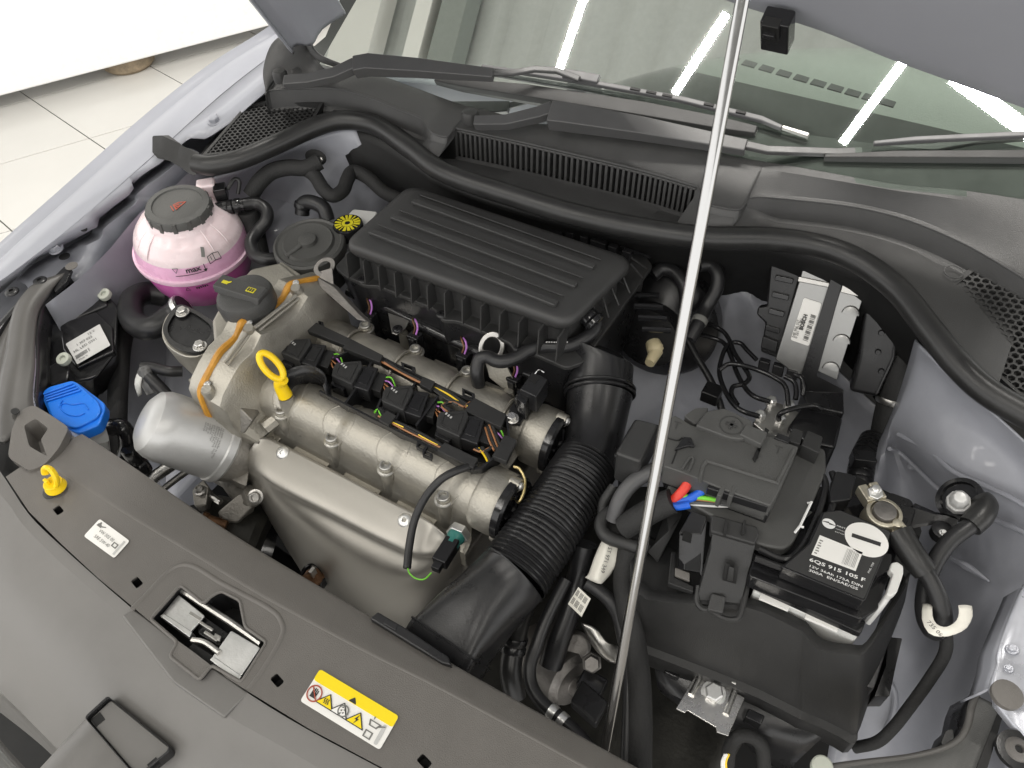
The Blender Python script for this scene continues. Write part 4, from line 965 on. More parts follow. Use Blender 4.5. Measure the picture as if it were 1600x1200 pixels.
t = thing('oil_pressure_sensor', 'green oil pressure switch with black plug under the front cam tube', 'sensor', P(705, 850, -.06))
d = (P(690, 875, -.055) - P(717, 832, -.06)).normalized(); o_ = P(717, 832, -.055)
MB().lathe(o_, d, [(.014, -.004), (.014, .006)], 6).build('hex_nut', 'zinc', t, bevel=.001)
MB().lathe(o_ + d * .006, d, [(.011, 0), (.0105, .004), (.009, .006), (.009, .014)], 18).build('switch_body', 'green_wire', t).data.materials[0] = MATS.get('teal') or mat('teal', (.03, .16, .14), .3)
MB().loft([[p + d * .004 + q for q in ()] for p in ()]) if 0 else None
MB().box(o_ + d * .030, (.0085, .017, .0085), (d.cross(UZ), d, UZ)).build('plug', 'satin_black', t, bevel=.0015)
MB().box(o_ + d * .050, (.005, .006, .005), (d.cross(UZ), d, UZ)).build('plug_tail', 'satin_black', t, bevel=.001)
MB().tube(L('674,895,-.05 663,905,-.05 650,904,-.05 640,896,-.05 637,887,-.05'), .0009, 6).build('green_lead', 'green_wire', t)
cb = thing('sensor_cable', 'black sleeved cable looping down over the front cam tube', 'cable', P(660, 790, 0))
MB().tube(L('742,727,.0 715,735,.008 688,750,.004 664,778,-.012 648,812,-.03 640,850,-.042 636,888,-.05'), .0047, 12).build('sleeve', 'hose_rubber', cb)

# yellow wire loop beside the front cam end
tag(MB().tube(L('803,729,.0 812,733,.0 820,750,-.005 818,770,-.01 811,784,-.015 806,780,-.02 800,764,-.02'), .0017, 8).build('yellow_wire', 'gold'), 'yellow wire loop beside the front cam end cap', 'wire')

# ------------------------------------------------------------------ oil filter
t = thing('oil_filter', 'silver grey oil filter canister with a rounded end lying left of the engine', 'oil filter', P(290, 680, -.06))
D0 = P(226, 655, -.005); B0 = P(352, 702, -.085); a = (D0 - B0).normalized(); Lf = (D0 - B0).length
MB().lathe(B0, a, [(.0445, 0), (.0465, .003), (.0465, .012), (.045, .014), (.045, Lf * .74), (.0435, Lf * .85), (.039, Lf * .94), (.029, Lf * 1.0), (.015, Lf * 1.025), (.0001, Lf * 1.03)], 48).build('canister', 'filter_paint', t, ang=30)
MB().lathe(B0 - a * .03, a, [(.030, -.02), (.036, 0), (.041, .02), (.041, .029)], 36).build('filter_base', 'cast_alu_rough', t, bevel=.001)
ref = (CAM - B0).normalized(); ref = (ref - a * ref.dot(a)).normalized(); rside = a.cross(ref)
def on_can(x, y, r=.0453):      # x along the round, y along the axis
    th = x / .045; return B0 + a * y + (ref * math.cos(th) + rside * math.sin(th)) * r
b = MB()
for i in range(9): mb_text(['oil filter change at each', 'service interval only', 'tighten by hand', 'genuine part', 'filtre a huile', 'oelfilter', 'made in', 'do not', 'recycle'][i], None, UX, UY, .0048, fn=lambda x, y, i=i: on_can(.026 - .0055 * i if 0 else .024 - x * .9, .026 + .0048 * i * .62 + y * .8), mb=b)
b.build('lettering', 'ink_grey', t)
tag(MB().loft([rounded(L(s_), .004) for s_ in ('330,640,-.09 395,690,-.09 385,760,-.10 320,730,-.10', '320,650,-.16 390,700,-.16 380,780,-.18 310,740,-.18')]).build('filter_bracket', 'cast_alu_rough', bevel=.003), 'cast aluminium bracket carrying the oil filter', 'bracket')

# ------------------------------------------------------------------ corrugated intake duct
t = thing('intake_duct', 'black corrugated air intake duct from the front panel to the filter box', 'duct', P(850, 820, -.04))
def ring_(c_, tdir, wx, wz, e=2.0, n_=36, up=UZ):
    tdir = tdir.normalized(); sx_ = tdir.cross(up).normalized(); uz_ = sx_.cross(tdir)
    o_ = []
    for i in range(n_):
        th = 2 * math.pi * i / n_; cs_, sn = math.cos(th), math.sin(th)
        o_.append(c_ + sx_ * wx * math.copysign(abs(cs_) ** (2 / e), cs_) + uz_ * wz * math.copysign(abs(sn) ** (2 / e), sn))
    return o_
m0, m1, m2, m3, m4 = P(676, 1052, -.085), P(703, 1008, -.064), P(709, 1000, -.063), P(757, 946, -.050), P(802, 899, -.043)
u0, u1, u2, u3 = P(919, 721, -.038), P(929, 668, -.030), P(937, 616, -.012), P(938, 575, .0)
md = V((.06, 1, .28))
MB().loft([ring_(m0, md, .043, .036, 7), ring_(m1, md, .0420, .037, 7), ring_(m1.lerp(m2, .3), md, .0418, .0366, 7)], True, True).build('mouth', 'satin_black', t, ang=30)
_r = ring_(m1.lerp(m2, .3), md, .0424, .0374, 7); MB().tube(_r + [_r[0]], .0015, 6, smooth=False).build('seam', 'satin_black', t)
MB().loft([ring_(m1, md, .0408, .036, 6.5), ring_(m2, md, .0408, .036, 5.5), ring_(m2.lerp(m3, .5), md * .2 + (m3 - m1).normalized(), .0408, .0372, 3.4), ring_(m3, m4 - m2, .0402, .0388, 2.3), ring_(m3.lerp(m4, .6), m4 - m2, .0405, .0395, 2), ring_(m4, m4 - m3, .0400, .0400, 2), ring_(m4 + (m4 - m3) * .04, m4 - m3, .0415, .0415, 2)], False, False).build('neck', 'satin_black', t, ang=50)
pth = crom([m4, m4.lerp(u0, .33) + V((.003, 0, .004)), m4.lerp(u0, .67) + V((.003, 0, .004)), u0], 100)
NB = 30; rg = []
for i in range(NB * 6 + 1):
    f = i / (NB * 6); p = pth[min(len(pth) - 1, int(f * (len(pth) - 1)))]; tg = pth[min(len(pth) - 1, int(f * (len(pth) - 1)) + 4)] - pth[max(0, int(f * (len(pth) - 1)) - 4)]
    ph = (i % 6) / 6; r = .0385 - .003 * f + .0030 * (max(0, math.sin(ph * 2 * math.pi + .5)) ** .6) - .0006
    rg.append(ring_(p, tg, r, r, 2, 40))
MB().loft(rg, False, False).build('bellows', 'satin_black', t, ang=60)
ud = (u0 - m4).normalized()
MB().loft([ring_(u0 - ud * .004, ud, .0385, .0385), ring_(u0 + ud * .006, ud, .0365, .0365), ring_(u1, (u1 - u0).normalized() + ud * .4, .0370, .0370), ring_(u2, u3 - u1, .0405, .0405)], False, False).build('duct_tube', 'satin_black', t)
for f, r in ((0, .0425), (.012, .0425)): MB().tube(ring_(u2 + (u3 - u2) * f * 15, u3 - u2, r, r) + [ring_(u2 + (u3 - u2) * f * 15, u3 - u2, r, r)[0]], .0022, 8, smooth=False).build('clamp_ring', 'satin_black', t)
MB().loft([ring_(u2, u3 - u2, .040, .040), ring_(u3, u3 - u2, .041, .041), ring_(P(930, 540, .02), UY + UZ, .036, .036)], True, True).build('elbow', 'satin_black', t)
MB().box(P(968, 598, -.012), (.010, .006, .012), (V((.8, -.6, 0)), V((.6, .8, 0)), UZ)).build('clamp_tab', 'black_plastic', t, bevel=.002)
MB().prism(L('577,966 590,955 612,968 628,977 700,1025 706,1040 690,1036', -.012), .02).build('mouth_flange', 'satin_black', t, bevel=.002)
MB().prism(L('598,974 604,966 622,975 618,985', -.0105), .004).build('flange_catch', 'satin_black', t, bevel=.001)

# ------------------------------------------------------------------ coolant expansion tank
t = thing('coolant_tank', 'translucent coolant tank with pink coolant and a grey screw cap', 'coolant tank', P(299, 400, -.02))
tc_ = P(302, 381, -.002); tax = V((.09, -.02, 1)).normalized(); TR = .0835
prof_u = [(TR, 0), (TR * .995, .007), (TR * .965, .020), (TR * .90, .034), (TR * .79, .046), (TR * .66, .054), (TR * .56, .059), (TR * .54, .068)]
prof_l = [(TR * .30, -.092), (TR * .56, -.087), (TR * .76, -.070), (TR * .90, -.046), (TR * .97, -.020), (TR * .99, -.004)]
def rat(pr, h_):
    pr = sorted(pr, key=lambda q: q[1])
    for (r0, h0), (r1, h1) in zip(pr, pr[1:]):
        if h0 <= h_ <= h1: return r0 + (r1 - r0) * (h_ - h0) / (h1 - h0)
    return pr[-1][0] if h_ > pr[-1][1] else pr[0][0]
MB().lathe(tc_, tax, [(rat(prof_u, h_), h_) for h_ in [.024 + .044 * i / 14 for i in range(15)]], 56, False, True).build('tank_dome', 'milky', t)
MB().lathe(tc_, tax, [(rat(prof_u, h_), h_) for h_ in (0, .005, .010, .016, .024)], 56, False, False).build('coolant_line', 'pink_mid', t)
MB().lathe(tc_, tax, [(TR * .99, -.0045), (TR * 1.045, -.004), (TR * 1.05, 0), (TR * 1.045, .003), (TR * .995, .0035)], 56, False, False).build('weld_flange', 'pink_pale', t)
MB().lathe(tc_, tax, prof_l, 56).build('tank_bowl', 'pink_fluid', t)
for i in range(10):      # moulded stiffening flutes on the dome
    th = math.pi + .25 + i * (math.pi * .95) / 9
    if 4.75 < th < 5.75: continue
    dr = V((math.cos(th), math.sin(th), 0)); MB().tube([tc_ + tax * h_ + dr * (rat(prof_u, h_) + .0004) for h_ in (.056, .048, .040, .032, .026)], [.0004, .0009, .0012, .0010, .0003], 8).build('flute', 'milky', t)
cap = tc_ + tax * .055
tcap = MB().lathe(cap, tax, [(.043, 0), (.046, .003), (.046, .017), (.044, .021), (.036, .022), (.035, .0195), (.0001, .0195)], 48).build('cap', 'cap_dark_grey', t)
for i in range(14):
    th = i * 2 * math.pi / 14; dr = V((math.cos(th), math.sin(th), 0)); MB().box(cap + dr * .046 + tax * .010, (.0012, .0032, .008), (dr, dr.cross(UZ), tax)).build('cap_grip', 'cap_dark_grey', tcap, bevel=.0008)
s0 = cap + tax * .0200; su = V((.75, -.35, 0)).normalized(); sv = UZ.cross(su)
b = MB(); b.plate([s0 - su * .011 - sv * .006, s0 + su * .011 - sv * .006, s0 + sv * .013], [[s0 - su * .008 - sv * .0042, s0 + su * .008 - sv * .0042, s0 + sv * .0098]], .0003)
b.prism([s0 - su * .011 - sv * .010, s0 + su * .011 - sv * .010, s0 + su * .011 - sv * .0086, s0 - su * .011 - sv * .0086], .0003)
for k in (-1, 0, 1): b.prism([s0 + su * (.004 * k - .0009) - sv * .004, s0 + su * (.004 * k + .0009) - sv * .004, s0 + su * (.004 * k + .0009) + sv * .003, s0 + su * (.004 * k - .0009) + sv * .003], .0003)
b.build('warning_symbol', 'ink_red', tcap)
vd = (CAM - tc_); th0 = math.atan2(vd.y, vd.x)
def on_tank(off):
    def fn(x, y, oa=off[0], oh=off[1]):
        h_ = oh + y; r = (rat(prof_u, h_) if h_ > 0 else rat(prof_l, h_)) + .0012; th = th0 + (oa + x) / TR
        return tc_ + tax * h_ + V((math.cos(th), math.sin(th), 0)) * r
    return fn
def poly_on(fn, pts, b):
    vs = []
    for (x0, y0), (x1, y1) in zip(pts, pts[1:] + pts[:1]):
        for k in range(4): vs.append(fn(x0 + (x1 - x0) * k / 4, y0 + (y1 - y0) * k / 4))
    b.face(vs)
def line_on(fn, x0, y0, x1, y1, w, b):
    n_ = 8; dx, dy = x1 - x0, y1 - y0; l_ = math.hypot(dx, dy); nx, ny = -dy / l_ * w, dx / l_ * w
    for k in range(n_):
        a0, a1 = k / n_, (k + 1) / n_
        b.face([fn(x0 + dx * a0 + nx, y0 + dy * a0 + ny), fn(x0 + dx * a0 - nx, y0 + dy * a0 - ny), fn(x0 + dx * a1 - nx, y0 + dy * a1 - ny), fn(x0 + dx * a1 + nx, y0 + dy * a1 + ny)])
fn = on_tank((0, 0)); b = MB()
mb_text('max', None, UX, UY, .0125, fn=on_tank((-.026, .012)), mb=b, bold=.0003)
line_on(fn, -.042, .0085, .000, .0085, .0005, b)
for q_ in (((-.044, .021), (-.036, .021)), ((-.036, .021), (-.040, .0135)), ((-.040, .0135), (-.044, .021))): line_on(fn, *q_[0], *q_[1], .0004, b)
line_on(fn, .001, .010, .001, .020, .0006, b); poly_on(fn, [(-.002, .0115), (.004, .0115), (.001, .007)], b)
b.build('max_mark', 'ink', t)
b = MB()
for q_ in (((.010, .016), (.019, .018)), ((.019, .018), (.028, .016)), ((.028, .016), (.028, .027)), ((.028, .027), (.019, .029)), ((.019, .029), (.010, .027)), ((.010, .027), (.010, .016)), ((.019, .018), (.019, .029)), ((.0145, .021), (.0145, .026))): line_on(fn, *q_[0], *q_[1], .0005, b)
b.build('book_symbol', 'ink', t)
b = MB(); poly_on(fn, [(.002, .030), (.007, .028), (.012, .040), (.007, .042)], b); b.build('level_window', 'ink_grey', t)
b = MB(); mb_text('min', None, UX, UY, .0125, fn=on_tank((-.022, -.024)), mb=b, bold=.0003); line_on(fn, -.036, -.0095, .002, -.0095, .0005, b)
for q_ in (((-.037, -.023), (-.030, -.023)), ((-.030, -.023), (-.0335, -.016)), ((-.0335, -.016), (-.037, -.023))): line_on(fn, *q_[0], *q_[1], .0004, b)
b.build('min_mark', 'ink', t)
MB().box(P(326, 300, .055), (.014, .012, .018), (V((.7, .7, 0)), V((-.7, .7, 0)), UZ)).build('sensor_seat', 'milky', t, bevel=.004)
MB().box(P(345, 300, .06), (.009, .010, .010), (V((.7, .7, 0)), V((-.7, .7, 0)), UZ)).build('sensor_plug', 'gloss_black', t, bevel=.0015)
MB().lathe(P(345, 325, .045), P(372, 322, .045) - P(345, 325, .045), [(.009, -.01), (.009, .01), (.011, .012), (.011, .018), (.008, .02), (.008, .035)], 16).build('outlet', 'gloss_black', t)
MB().box(P(362, 414, -.03), (.010, .012, .02)).build('mounting_tab', 'pink_pale', t, bevel=.002)
MB().tube(L('355,296,.062 366,280,.07 374,284,.065 372,303,.05'), .003, 8).build('sensor_lead', 'rubber', t)

# ------------------------------------------------------------------ hoses and loom round the tank
def hose(s_, r, label, m='hose_rubber', nm='hose', cat='hose', seg=12, bands=()):
    p = L(s_); o_ = thing(nm, label, cat, p[0]); q = MB().tube(p, r, seg).build('hose_body', m, o_)
    cp = crom(p, 8)
    for f, m_ in bands:
        i = int(f * (len(cp) - 1)); d = (cp[min(i + 1, len(cp) - 1)] - cp[max(i - 1, 0)]).normalized()
        MB().lathe(cp[i] - d * .004, d, [(r * 1.12, 0), (r * 1.15, .001), (r * 1.15, .007), (r * 1.12, .008)], 16).build('hose_clip', m_, o_)
    return o_
hose('350,324,.045 372,321,.045 400,318,.042 416,328,.038 416,345,.03 402,362,.02 392,380,.015 398,398,.012 415,405,.012 432,404,.01', .0095, 'black coolant hose bending from the tank outlet to the round canister', bands=((.12, 'gloss_black'),))
hose('392,305,.04 405,285,.055 425,268,.065 450,262,.07 478,262,.07 500,252,.075', .0125, 'taped loom arching over the far strut tower', 'cloth_tape', 'wiring_loom', 'loom')
hose('474,262,.068 492,275,.06 505,295,.05 520,306,.045 536,297,.045 543,280,.05 552,268,.05 575,278,.045 600,300,.03 625,312,.02', .0105, 'taped loom winding on from the wall hole to the filter box', 'cloth_tape', 'wiring_loom', 'loom')
t = thing('wall_grommet', 'black grommet hole in the far inner wing above the loom', 'grommet', P(494, 246, .075))
MB().lathe(P(494, 246, .066), V((.3, -.8, .5)), [(.013, 0), (.013, .003), (.008, .004), (.0001, .002)], 18, sc=(1.3, .9)).build('hole', 'deep_black', t); bolt(P(500, 249, .073), .0045, t, V((.3, -.8, .5)), 'hex', 'bright_steel')
hose('388,330,.03 395,350,.01 400,375,-.01 405,400,-.03', .016, 'dark loom dropping behind the coolant tank', 'cloth_tape', 'wiring_loom', 'loom')
hose('472,335,.02 474,318,.035 488,316,.04 505,325,.035 512,345,.02', .011, 'short black pipe elbow behind the round canister', bands=((.2, 'satin_black'),))
hose('288,478,-.03 270,492,-.04 240,512,-.045 215,508,-.05 204,490,-.055 208,468,-.06 230,458,-.07 260,462,-.08', .018, 'thick ribbed radiator hose curling below the coolant tank', bands=((.05, 'zinc'),))
hose('200,500,-.09 190,540,-.10 185,600,-.12 183,660,-.14 186,720,-.16', .014, 'dark taped loom running down beside the far headlight', 'cloth_tape', 'wiring_loom', 'loom')
hose('222,573,-.05 240,574,-.05 262,580,-.05 285,580,-.055', .0075, 'short black hose beside the oval cover')
hose('232,588,-.055 242,598,-.06 258,615,-.07 268,630,-.08', .009, 'black hose stub dropping behind the oil filter')
t = thing('hose_connector', 'pale connector shroud on the hose behind the oil filter', 'connector', P(225, 590, -.05))
MB().lathe(P(226, 572, -.048), P(238, 606, -.07) - P(226, 572, -.048), [(.008, 0), (.012, .005), (.011, .02), (.013, .026), (.010, .04)], 18).build('shroud', 'smoke_clear', t, bevel=.001)
MB().patch([L('232,566,-.045 216,580,-.05 210,600,-.055 216,620,-.07'), L('236,572,-.045 224,584,-.05 220,600,-.055 222,616,-.07')], 3).build('shroud_lip', 'white_plastic', t, solid=.0015)

# round black canister and the brake fluid cap
t = thing('round_canister', 'flat round black canister lid behind the oil filler cap', 'canister', P(484, 380, .0))
cc = P(484, 385, .018); ax = V((.06, -.10, 1)).normalized()
MB().lathe(cc, ax, [(.045, -.06), (.048, -.02), (.0515, -.012), (.0525, 0), (.0515, .006), (.048, .0085), (.045, .0065), (.038, .007), (.0355, .0115), (.031, .0105), (.014, .0105), (.0125, .016), (.008, .017), (.0001, .0165)], 56).build('lid', 'cap_dark_grey', t, ang=25)
a0, a1 = cc + ax * .013, P(448, 401, .024); MB().tube([a0, a1], [.0042, .0034], 10, smooth=False).build('lid_spout', 'cap_dark_grey', t)
t = thing('brake_fluid_reservoir', 'yellow printed brake fluid cap on a pale reservoir beside the filter box', 'reservoir', P(555, 345, .03))
MB().prism(L('530,348 552,326 590,330 575,358 556,372', .02), .06, .004).build('tank', 'white_plastic', t, bevel=.004)
ca = P(543, 349, .030); MB().lathe(ca, UZ, [(.0225, -.02), (.0225, -.002), (.0215, 0), (.0001, .0005)], 36).build('cap', 'gloss_black', t)
b = MB()
for i in range(16):
    a_ = i * math.pi / 8; r0, r1 = (.0095, .0190); da = .17 if i % 4 else .08
    b.prism([ca + V((math.cos(a_ + s) * r, math.sin(a_ + s) * r, .0009)) for s, r in ((-da, r0), (-da * .7, r1), (da * (.9 if i % 3 else .4), r1), (da, r0))], .0003)
b.build('ring_print', 'yellow_print', t)
MB().lathe(ca, UZ, [(.0085, .0004), (.0085, .001), (.004, .001)], 20, False, False).build('centre_print', 'yellow_print', t)

# ------------------------------------------------------------------ washer filler, headlamp housing, carrier arm on the far side
t = thing('washer_filler', 'bright blue washer fluid cap on a pale filler neck', 'filler cap', P(115, 630, -.05))
cp_ = L('66,612 76,604 112,594 120,597 153,627 158,640 152,652 120,668 108,667 80,651', -.030)
MB().prism(rounded(cp_, .006), .008).build('cap', 'blue_cap', t, bevel=.002)
MB().prism(rounded(L('64,618,-.034 78,604,-.034 112,596,-.034 122,598,-.034 164,630,-.034 164,640,-.034 155,664,-.034 122,678,-.034 108,672,-.034 78,650,-.034'), .006), .016).build('cap_skirt', 'blue_cap', t, bevel=.002)
for k in range(4): MB().tube(L(f'{68+1.5*k},{616+3.5*k} {114+4*k},{599+3.5*k}', -.0285), .0014, 6, smooth=False).build('grip_ridge', 'blue_cap', t)
e = [P(115, 635, -.029) + V((.022 * math.cos(a_), .013 * math.sin(a_), 0)) for a_ in [i * math.pi / 12 for i in range(-12, 1)]]
MB().tube(e, .0007, 5, 1).build('moulded_symbol', 'blue_cap', t)
MB().tube(L('92,636 100,630 114,632 130,630 138,640', -.029), .0007, 5).build('moulded_symbol', 'blue_cap', t)
MB().loft([rounded(L(s_), .006) for s_ in ('95,672,-.045 160,650,-.045 172,690,-.08 120,700,-.08', '100,700,-.14 165,680,-.14 176,720,-.18 120,740,-.18')]).build('neck', 'white_plastic', t, bevel=.003)

t = thing('headlight_housing', 'black back of the far headlight with a white printed label', 'headlight', P(120, 530, -.08))
MB().loft([rounded(L(s_), .008) for s_ in ('62,470,-.05 95,440,-.05 150,440,-.045 185,480,-.05 182,550,-.06 150,590,-.07 100,600,-.07 66,560,-.06', '58,480,-.10 95,455,-.10 160,455,-.10 190,490,-.10 188,580,-.12 150,640,-.13 90,640,-.13 60,580,-.12', '50,520,-.2 95,500,-.2 160,500,-.2 190,540,-.2 188,640,-.22 150,700,-.23 90,700,-.23 55,640,-.22')]).build('housing', 'gloss_black', t, bevel=.004)
MB().prism(L('80,470,-.048 128,448,-.042 160,458,-.045 168,476,-.047 100,505,-.052 84,492,-.05'), .01).build('housing_plate', 'satin_black', t, bevel=.003)
MB().prism(L('92,505,-.050 150,486,-.048 175,510,-.050 178,548,-.055 120,575,-.06 98,545,-.056'), .012).build('cover_plate', 'gloss_black', t, bevel=.003)
q = L('103,538,-.050 156,507,-.047 173,540,-.050 121,570,-.055'); sticker(q, 'sticker_grey', .002, 'label_sticker', .001, t)
u, v, o = q[1] - q[0], q[0] - q[3], q[3]; nrm = u.cross(v).normalized(); up = nrm * .0022
b = MB()
for k in range(34):
    if random.random() < .7: b.prism([at(.06 + k * .026, .18), at(.06 + k * .026 + .014, .18), at(.06 + k * .026 + .014, .33), at(.06 + k * .026, .33)], .0003)
b.build('barcode', 'ink', t)
b = MB(); mb_text('HL LED 0301', at(.08, .45), u, v, .0065, mb=b); mb_text('1 307 022', at(.22, .64), u, v, .006, mb=b); mb_text('12 V', at(.6, .8), u, v, .006, mb=b); mb_text('Made in', at(.1, .06), u, v, .004, mb=b); b.build('lettering', 'ink', t)
for px, py in ((125, 455), (162, 459), (98, 560)):
    MB().lathe(P(px, py, -.038), V((.1, -.3, 1)), [(.0095, -.006), (.0095, 0), (.009, .001), (.0045, .001), (.004, -.002), (.0001, -.002)], 18).build('screw_bush', 'bush', t)
MB().prism(L('62,580,-.055 96,560,-.05 108,572,-.05 106,592,-.055 70,606,-.06'), .02).build('housing_bracket', 'satin_black', t, bevel=.003)

t = thing('carrier_arm', 'grey metal lock carrier arm curving beside the far headlight', 'bracket', P(40, 560, 0))
MB().patch([L('106,428,-.005 82,450,-.006 60,480,-.008 54,520,-.01 55,570,-.012 52,620,-.014 58,650,-.016'), L('72,440,.0 52,468,.0 40,500,-.001 34,550,-.003 24,600,-.005 14,650,-.008 14,690,-.012'), L('50,452,.0 30,478,-.002 20,510,-.004 14,550,-.006 4,600,-.008 2,640,-.01 2,690,-.014')], 4).build('arm', 'arm_grey', t, solid=.006)
MB().patch([[p + V((0, 0, -.001)), p + V((.004, -.001, -.035))] for p in L('106,428,-.005 82,450,-.006 60,480,-.008 54,520,-.01 55,570,-.012 52,620,-.014 58,650,-.016')], 3, 1).build('arm_flange', 'satin_black', t, solid=.002)
MB().tube(L('106,426,-.003 80,450,-.004 59,480,-.006 53,520,-.008 54,570,-.010 51,620,-.012 58,650,-.014'), .002, 8).build('arm_edge', 'silver_paint', t)
for px, py in ((43, 487), (24, 643)):
    MB().lathe(P(px, py, .001), UZ, [(.005, 0), (.005, .001)], 14, sc=(1.3, .9)).build('hole', 'deep_black', t)
t = thing('headlight_trim', 'dark grey headlight edge strip left of the carrier arm', 'trim', P(20, 500, 0))
MB().patch([L('70,432,.004 40,458,.002 10,490,.0 -30,530,-.002'), L('64,450,.0 32,476,-.002 6,512,-.004 -30,560,-.006'), L('30,500,-.03 12,530,-.03 -10,570,-.03 -40,620,-.03')], 4).build('strip', 'satin_black', t, solid=.004)
MB().patch([L('26,496,-.006 14,540,-.008 4,600,-.012 -4,650,-.014'), L('10,500,-.012 -10,550,-.016 -30,600,-.02 -40,660,-.02')], 4).build('lamp_lens', 'arm_grey', t, solid=.004)
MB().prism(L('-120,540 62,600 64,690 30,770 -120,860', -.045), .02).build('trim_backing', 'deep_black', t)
for px, py in ((18, 455), (62, 438)):
    bolt(P(px, py, .006), .010, t, UZ, 'torx', 'satin_black')
MB().prism(L('76,440,-.004 100,416,.003 112,420,.003 104,440,-.002 86,456,-.006'), .006).build('arm_foot', 'satin_black', t, bevel=.001)
for px, py, rx_ in ((101, 401, .008), (112, 416, .009)):
    MB().lathe(P(px, py, .006 if rx_ < .0085 else .005), UZ, [(rx_, 0), (rx_, .001)], 18).build('plug', 'deep_black' if rx_ < .0085 else 'slam_plastic', t)

# yellow clip on the front panel
t = thing('yellow_clip', 'small yellow plastic clip standing on the grey front panel', 'clip', P(86, 762, 0))
k0 = P(87, 760, .0)
MB().lathe(k0, V((0, 0, 1)), [(.012, -.002), (.012, .001), (.0105, .004), (.0105, .008)], 20).build('clip_base', 'yellow', t, bevel=.0008)
pts = [k0 + V((.0105 * math.cos(a_), .003 + .004 * math.sin(a_), .016 + .0115 * math.sin(a_))) for a_ in [-.9 + i * .32 for i in range(14)]]
MB().tube(pts, .0042, 8, 2, flat=.7).build('clip_hook', 'yellow', t)
MB().box(k0 + V((-.004, -.003, .009)), (.0035, .002, .005)).build('clip_tab', 'yellow', t, bevel=.0008)
MB().lathe(P(81, 768, ZP + .0005), UZ, [(.010, 0), (.010, .0006)], 20).build('clip_seat', 'cap_grey', t)

# ------------------------------------------------------------------ alternator, pulley side and pipes low in front of the engine
t = thing('alternator', 'grey metal alternator low in the dark gap left of the heat shield', 'alternator', P(350, 800, -.22))
ca = P(345, 835, -.20)
MB().lathe(ca, V((-.8, -.3, .25)), [(.05, -.06), (.058, -.05), (.058, -.01), (.052, 0), (.05, .02), (.03, .03), (.028, .04)], 32).build('body', 'dark_iron', t, bevel=.001)
for i in range(9):
    a_ = i * .7; MB().box(ca + V((0, .0, 0)) + V((-.8, -.3, .25)) * .004 + V((.2, math.cos(a_) * .05, math.sin(a_) * .05)) * .9, (.002, .004, .010)).build('fin', 'plain_steel', t)
MB().lathe(P(330, 815, -.14), V((-.8, -.3, .3)), [(.008, -.02), (.008, .004), (.01, .006), (.01, .012)], 12).build('winding_stud', 'copper_rust', t)
t = thing('accessory_bracket', 'cast aluminium accessory bracket between the oil filter and heat shield', 'bracket', P(350, 760, -.12))
MB().tube(L('360,745,-.14 375,770,-.14 392,778,-.13 398,770,-.12'), [.016, .013, .013, .014], 14).build('arm', 'cast_alu_rough', t)
MB().loft([rounded(L(s_), .004) for s_ in ('300,765,-.11 318,748,-.11 326,760,-.11 322,790,-.12 304,792,-.12', '306,775,-.15 322,760,-.15 334,770,-.15 330,800,-.16 312,800,-.16')]).build('lug', 'cast_alu_rough', t, bevel=.003)
MB().loft([rounded(L(s_), .004) for s_ in ('340,800,-.12 372,772,-.12 400,770,-.12 396,790,-.13 372,815,-.14 348,812,-.14', '345,815,-.18 375,790,-.18 400,790,-.18 396,810,-.19 372,830,-.2 350,830,-.2')]).build('web', 'cast_alu_rough', t, bevel=.003)
bolt(P(398, 777, -.105), .010, t, V((.4, -.5, .7)), 'flange', 'plain_steel'); bolt(P(311, 764, -.105), .008, t, UZ, 'flange', 'plain_steel')
MB().tube(L('330,775,-.12 345,785,-.12'), .004, 8, smooth=False).build('rod', 'bright_steel', t)
MB().lathe(P(400, 860, -.26), V((-.7, -.4, .4)), [(.06, -.02), (.06, 0), (.052, .004), (.05, -.002), (.025, 0), (.024, .008), (.0001, .009)], 40).build('pulley', 'gloss_black', t)
bolt(P(387, 850, -.22), .007, t, V((-.7, -.4, .4)), 'torx', 'plain_steel')
tag(MB().tube(L('300,706,-.17 260,732,-.17 225,757,-.17 190,785,-.17'), .009, 12).build('steel_pipe', 'bright_steel'), 'bright steel pipe below the oil filter', 'pipe')
tag(MB().tube(L('310,725,-.19 280,745,-.19 245,772,-.19'), .005, 12).build('steel_pipe', 'plain_steel'), 'thin steel pipe beside the bright pipe below the oil filter', 'pipe')
t = thing('pipe_valve', 'black capped service valve below the oil filter', 'valve', P(228, 715, -.12))
MB().lathe(P(225, 735, -.16), UZ, [(.012, 0), (.012, .02), (.009, .022), (.009, .03), (.012, .032), (.012, .05), (.010, .053)], 16).build('valve_cap', 'gloss_black', t)
tag(MB().tube(L('172,668,-.10 190,668,-.09 200,690,-.11 192,725,-.14 184,750,-.16'), .012, 12).build('washer_hose', 'gloss_black'), 'black washer hose looping beside the blue filler', 'hose')
MB().prism(L('248,805,-.3 330,780,-.3 470,880,-.3 460,960,-.3', None), .02).build('crossmember', 'deep_black', t)

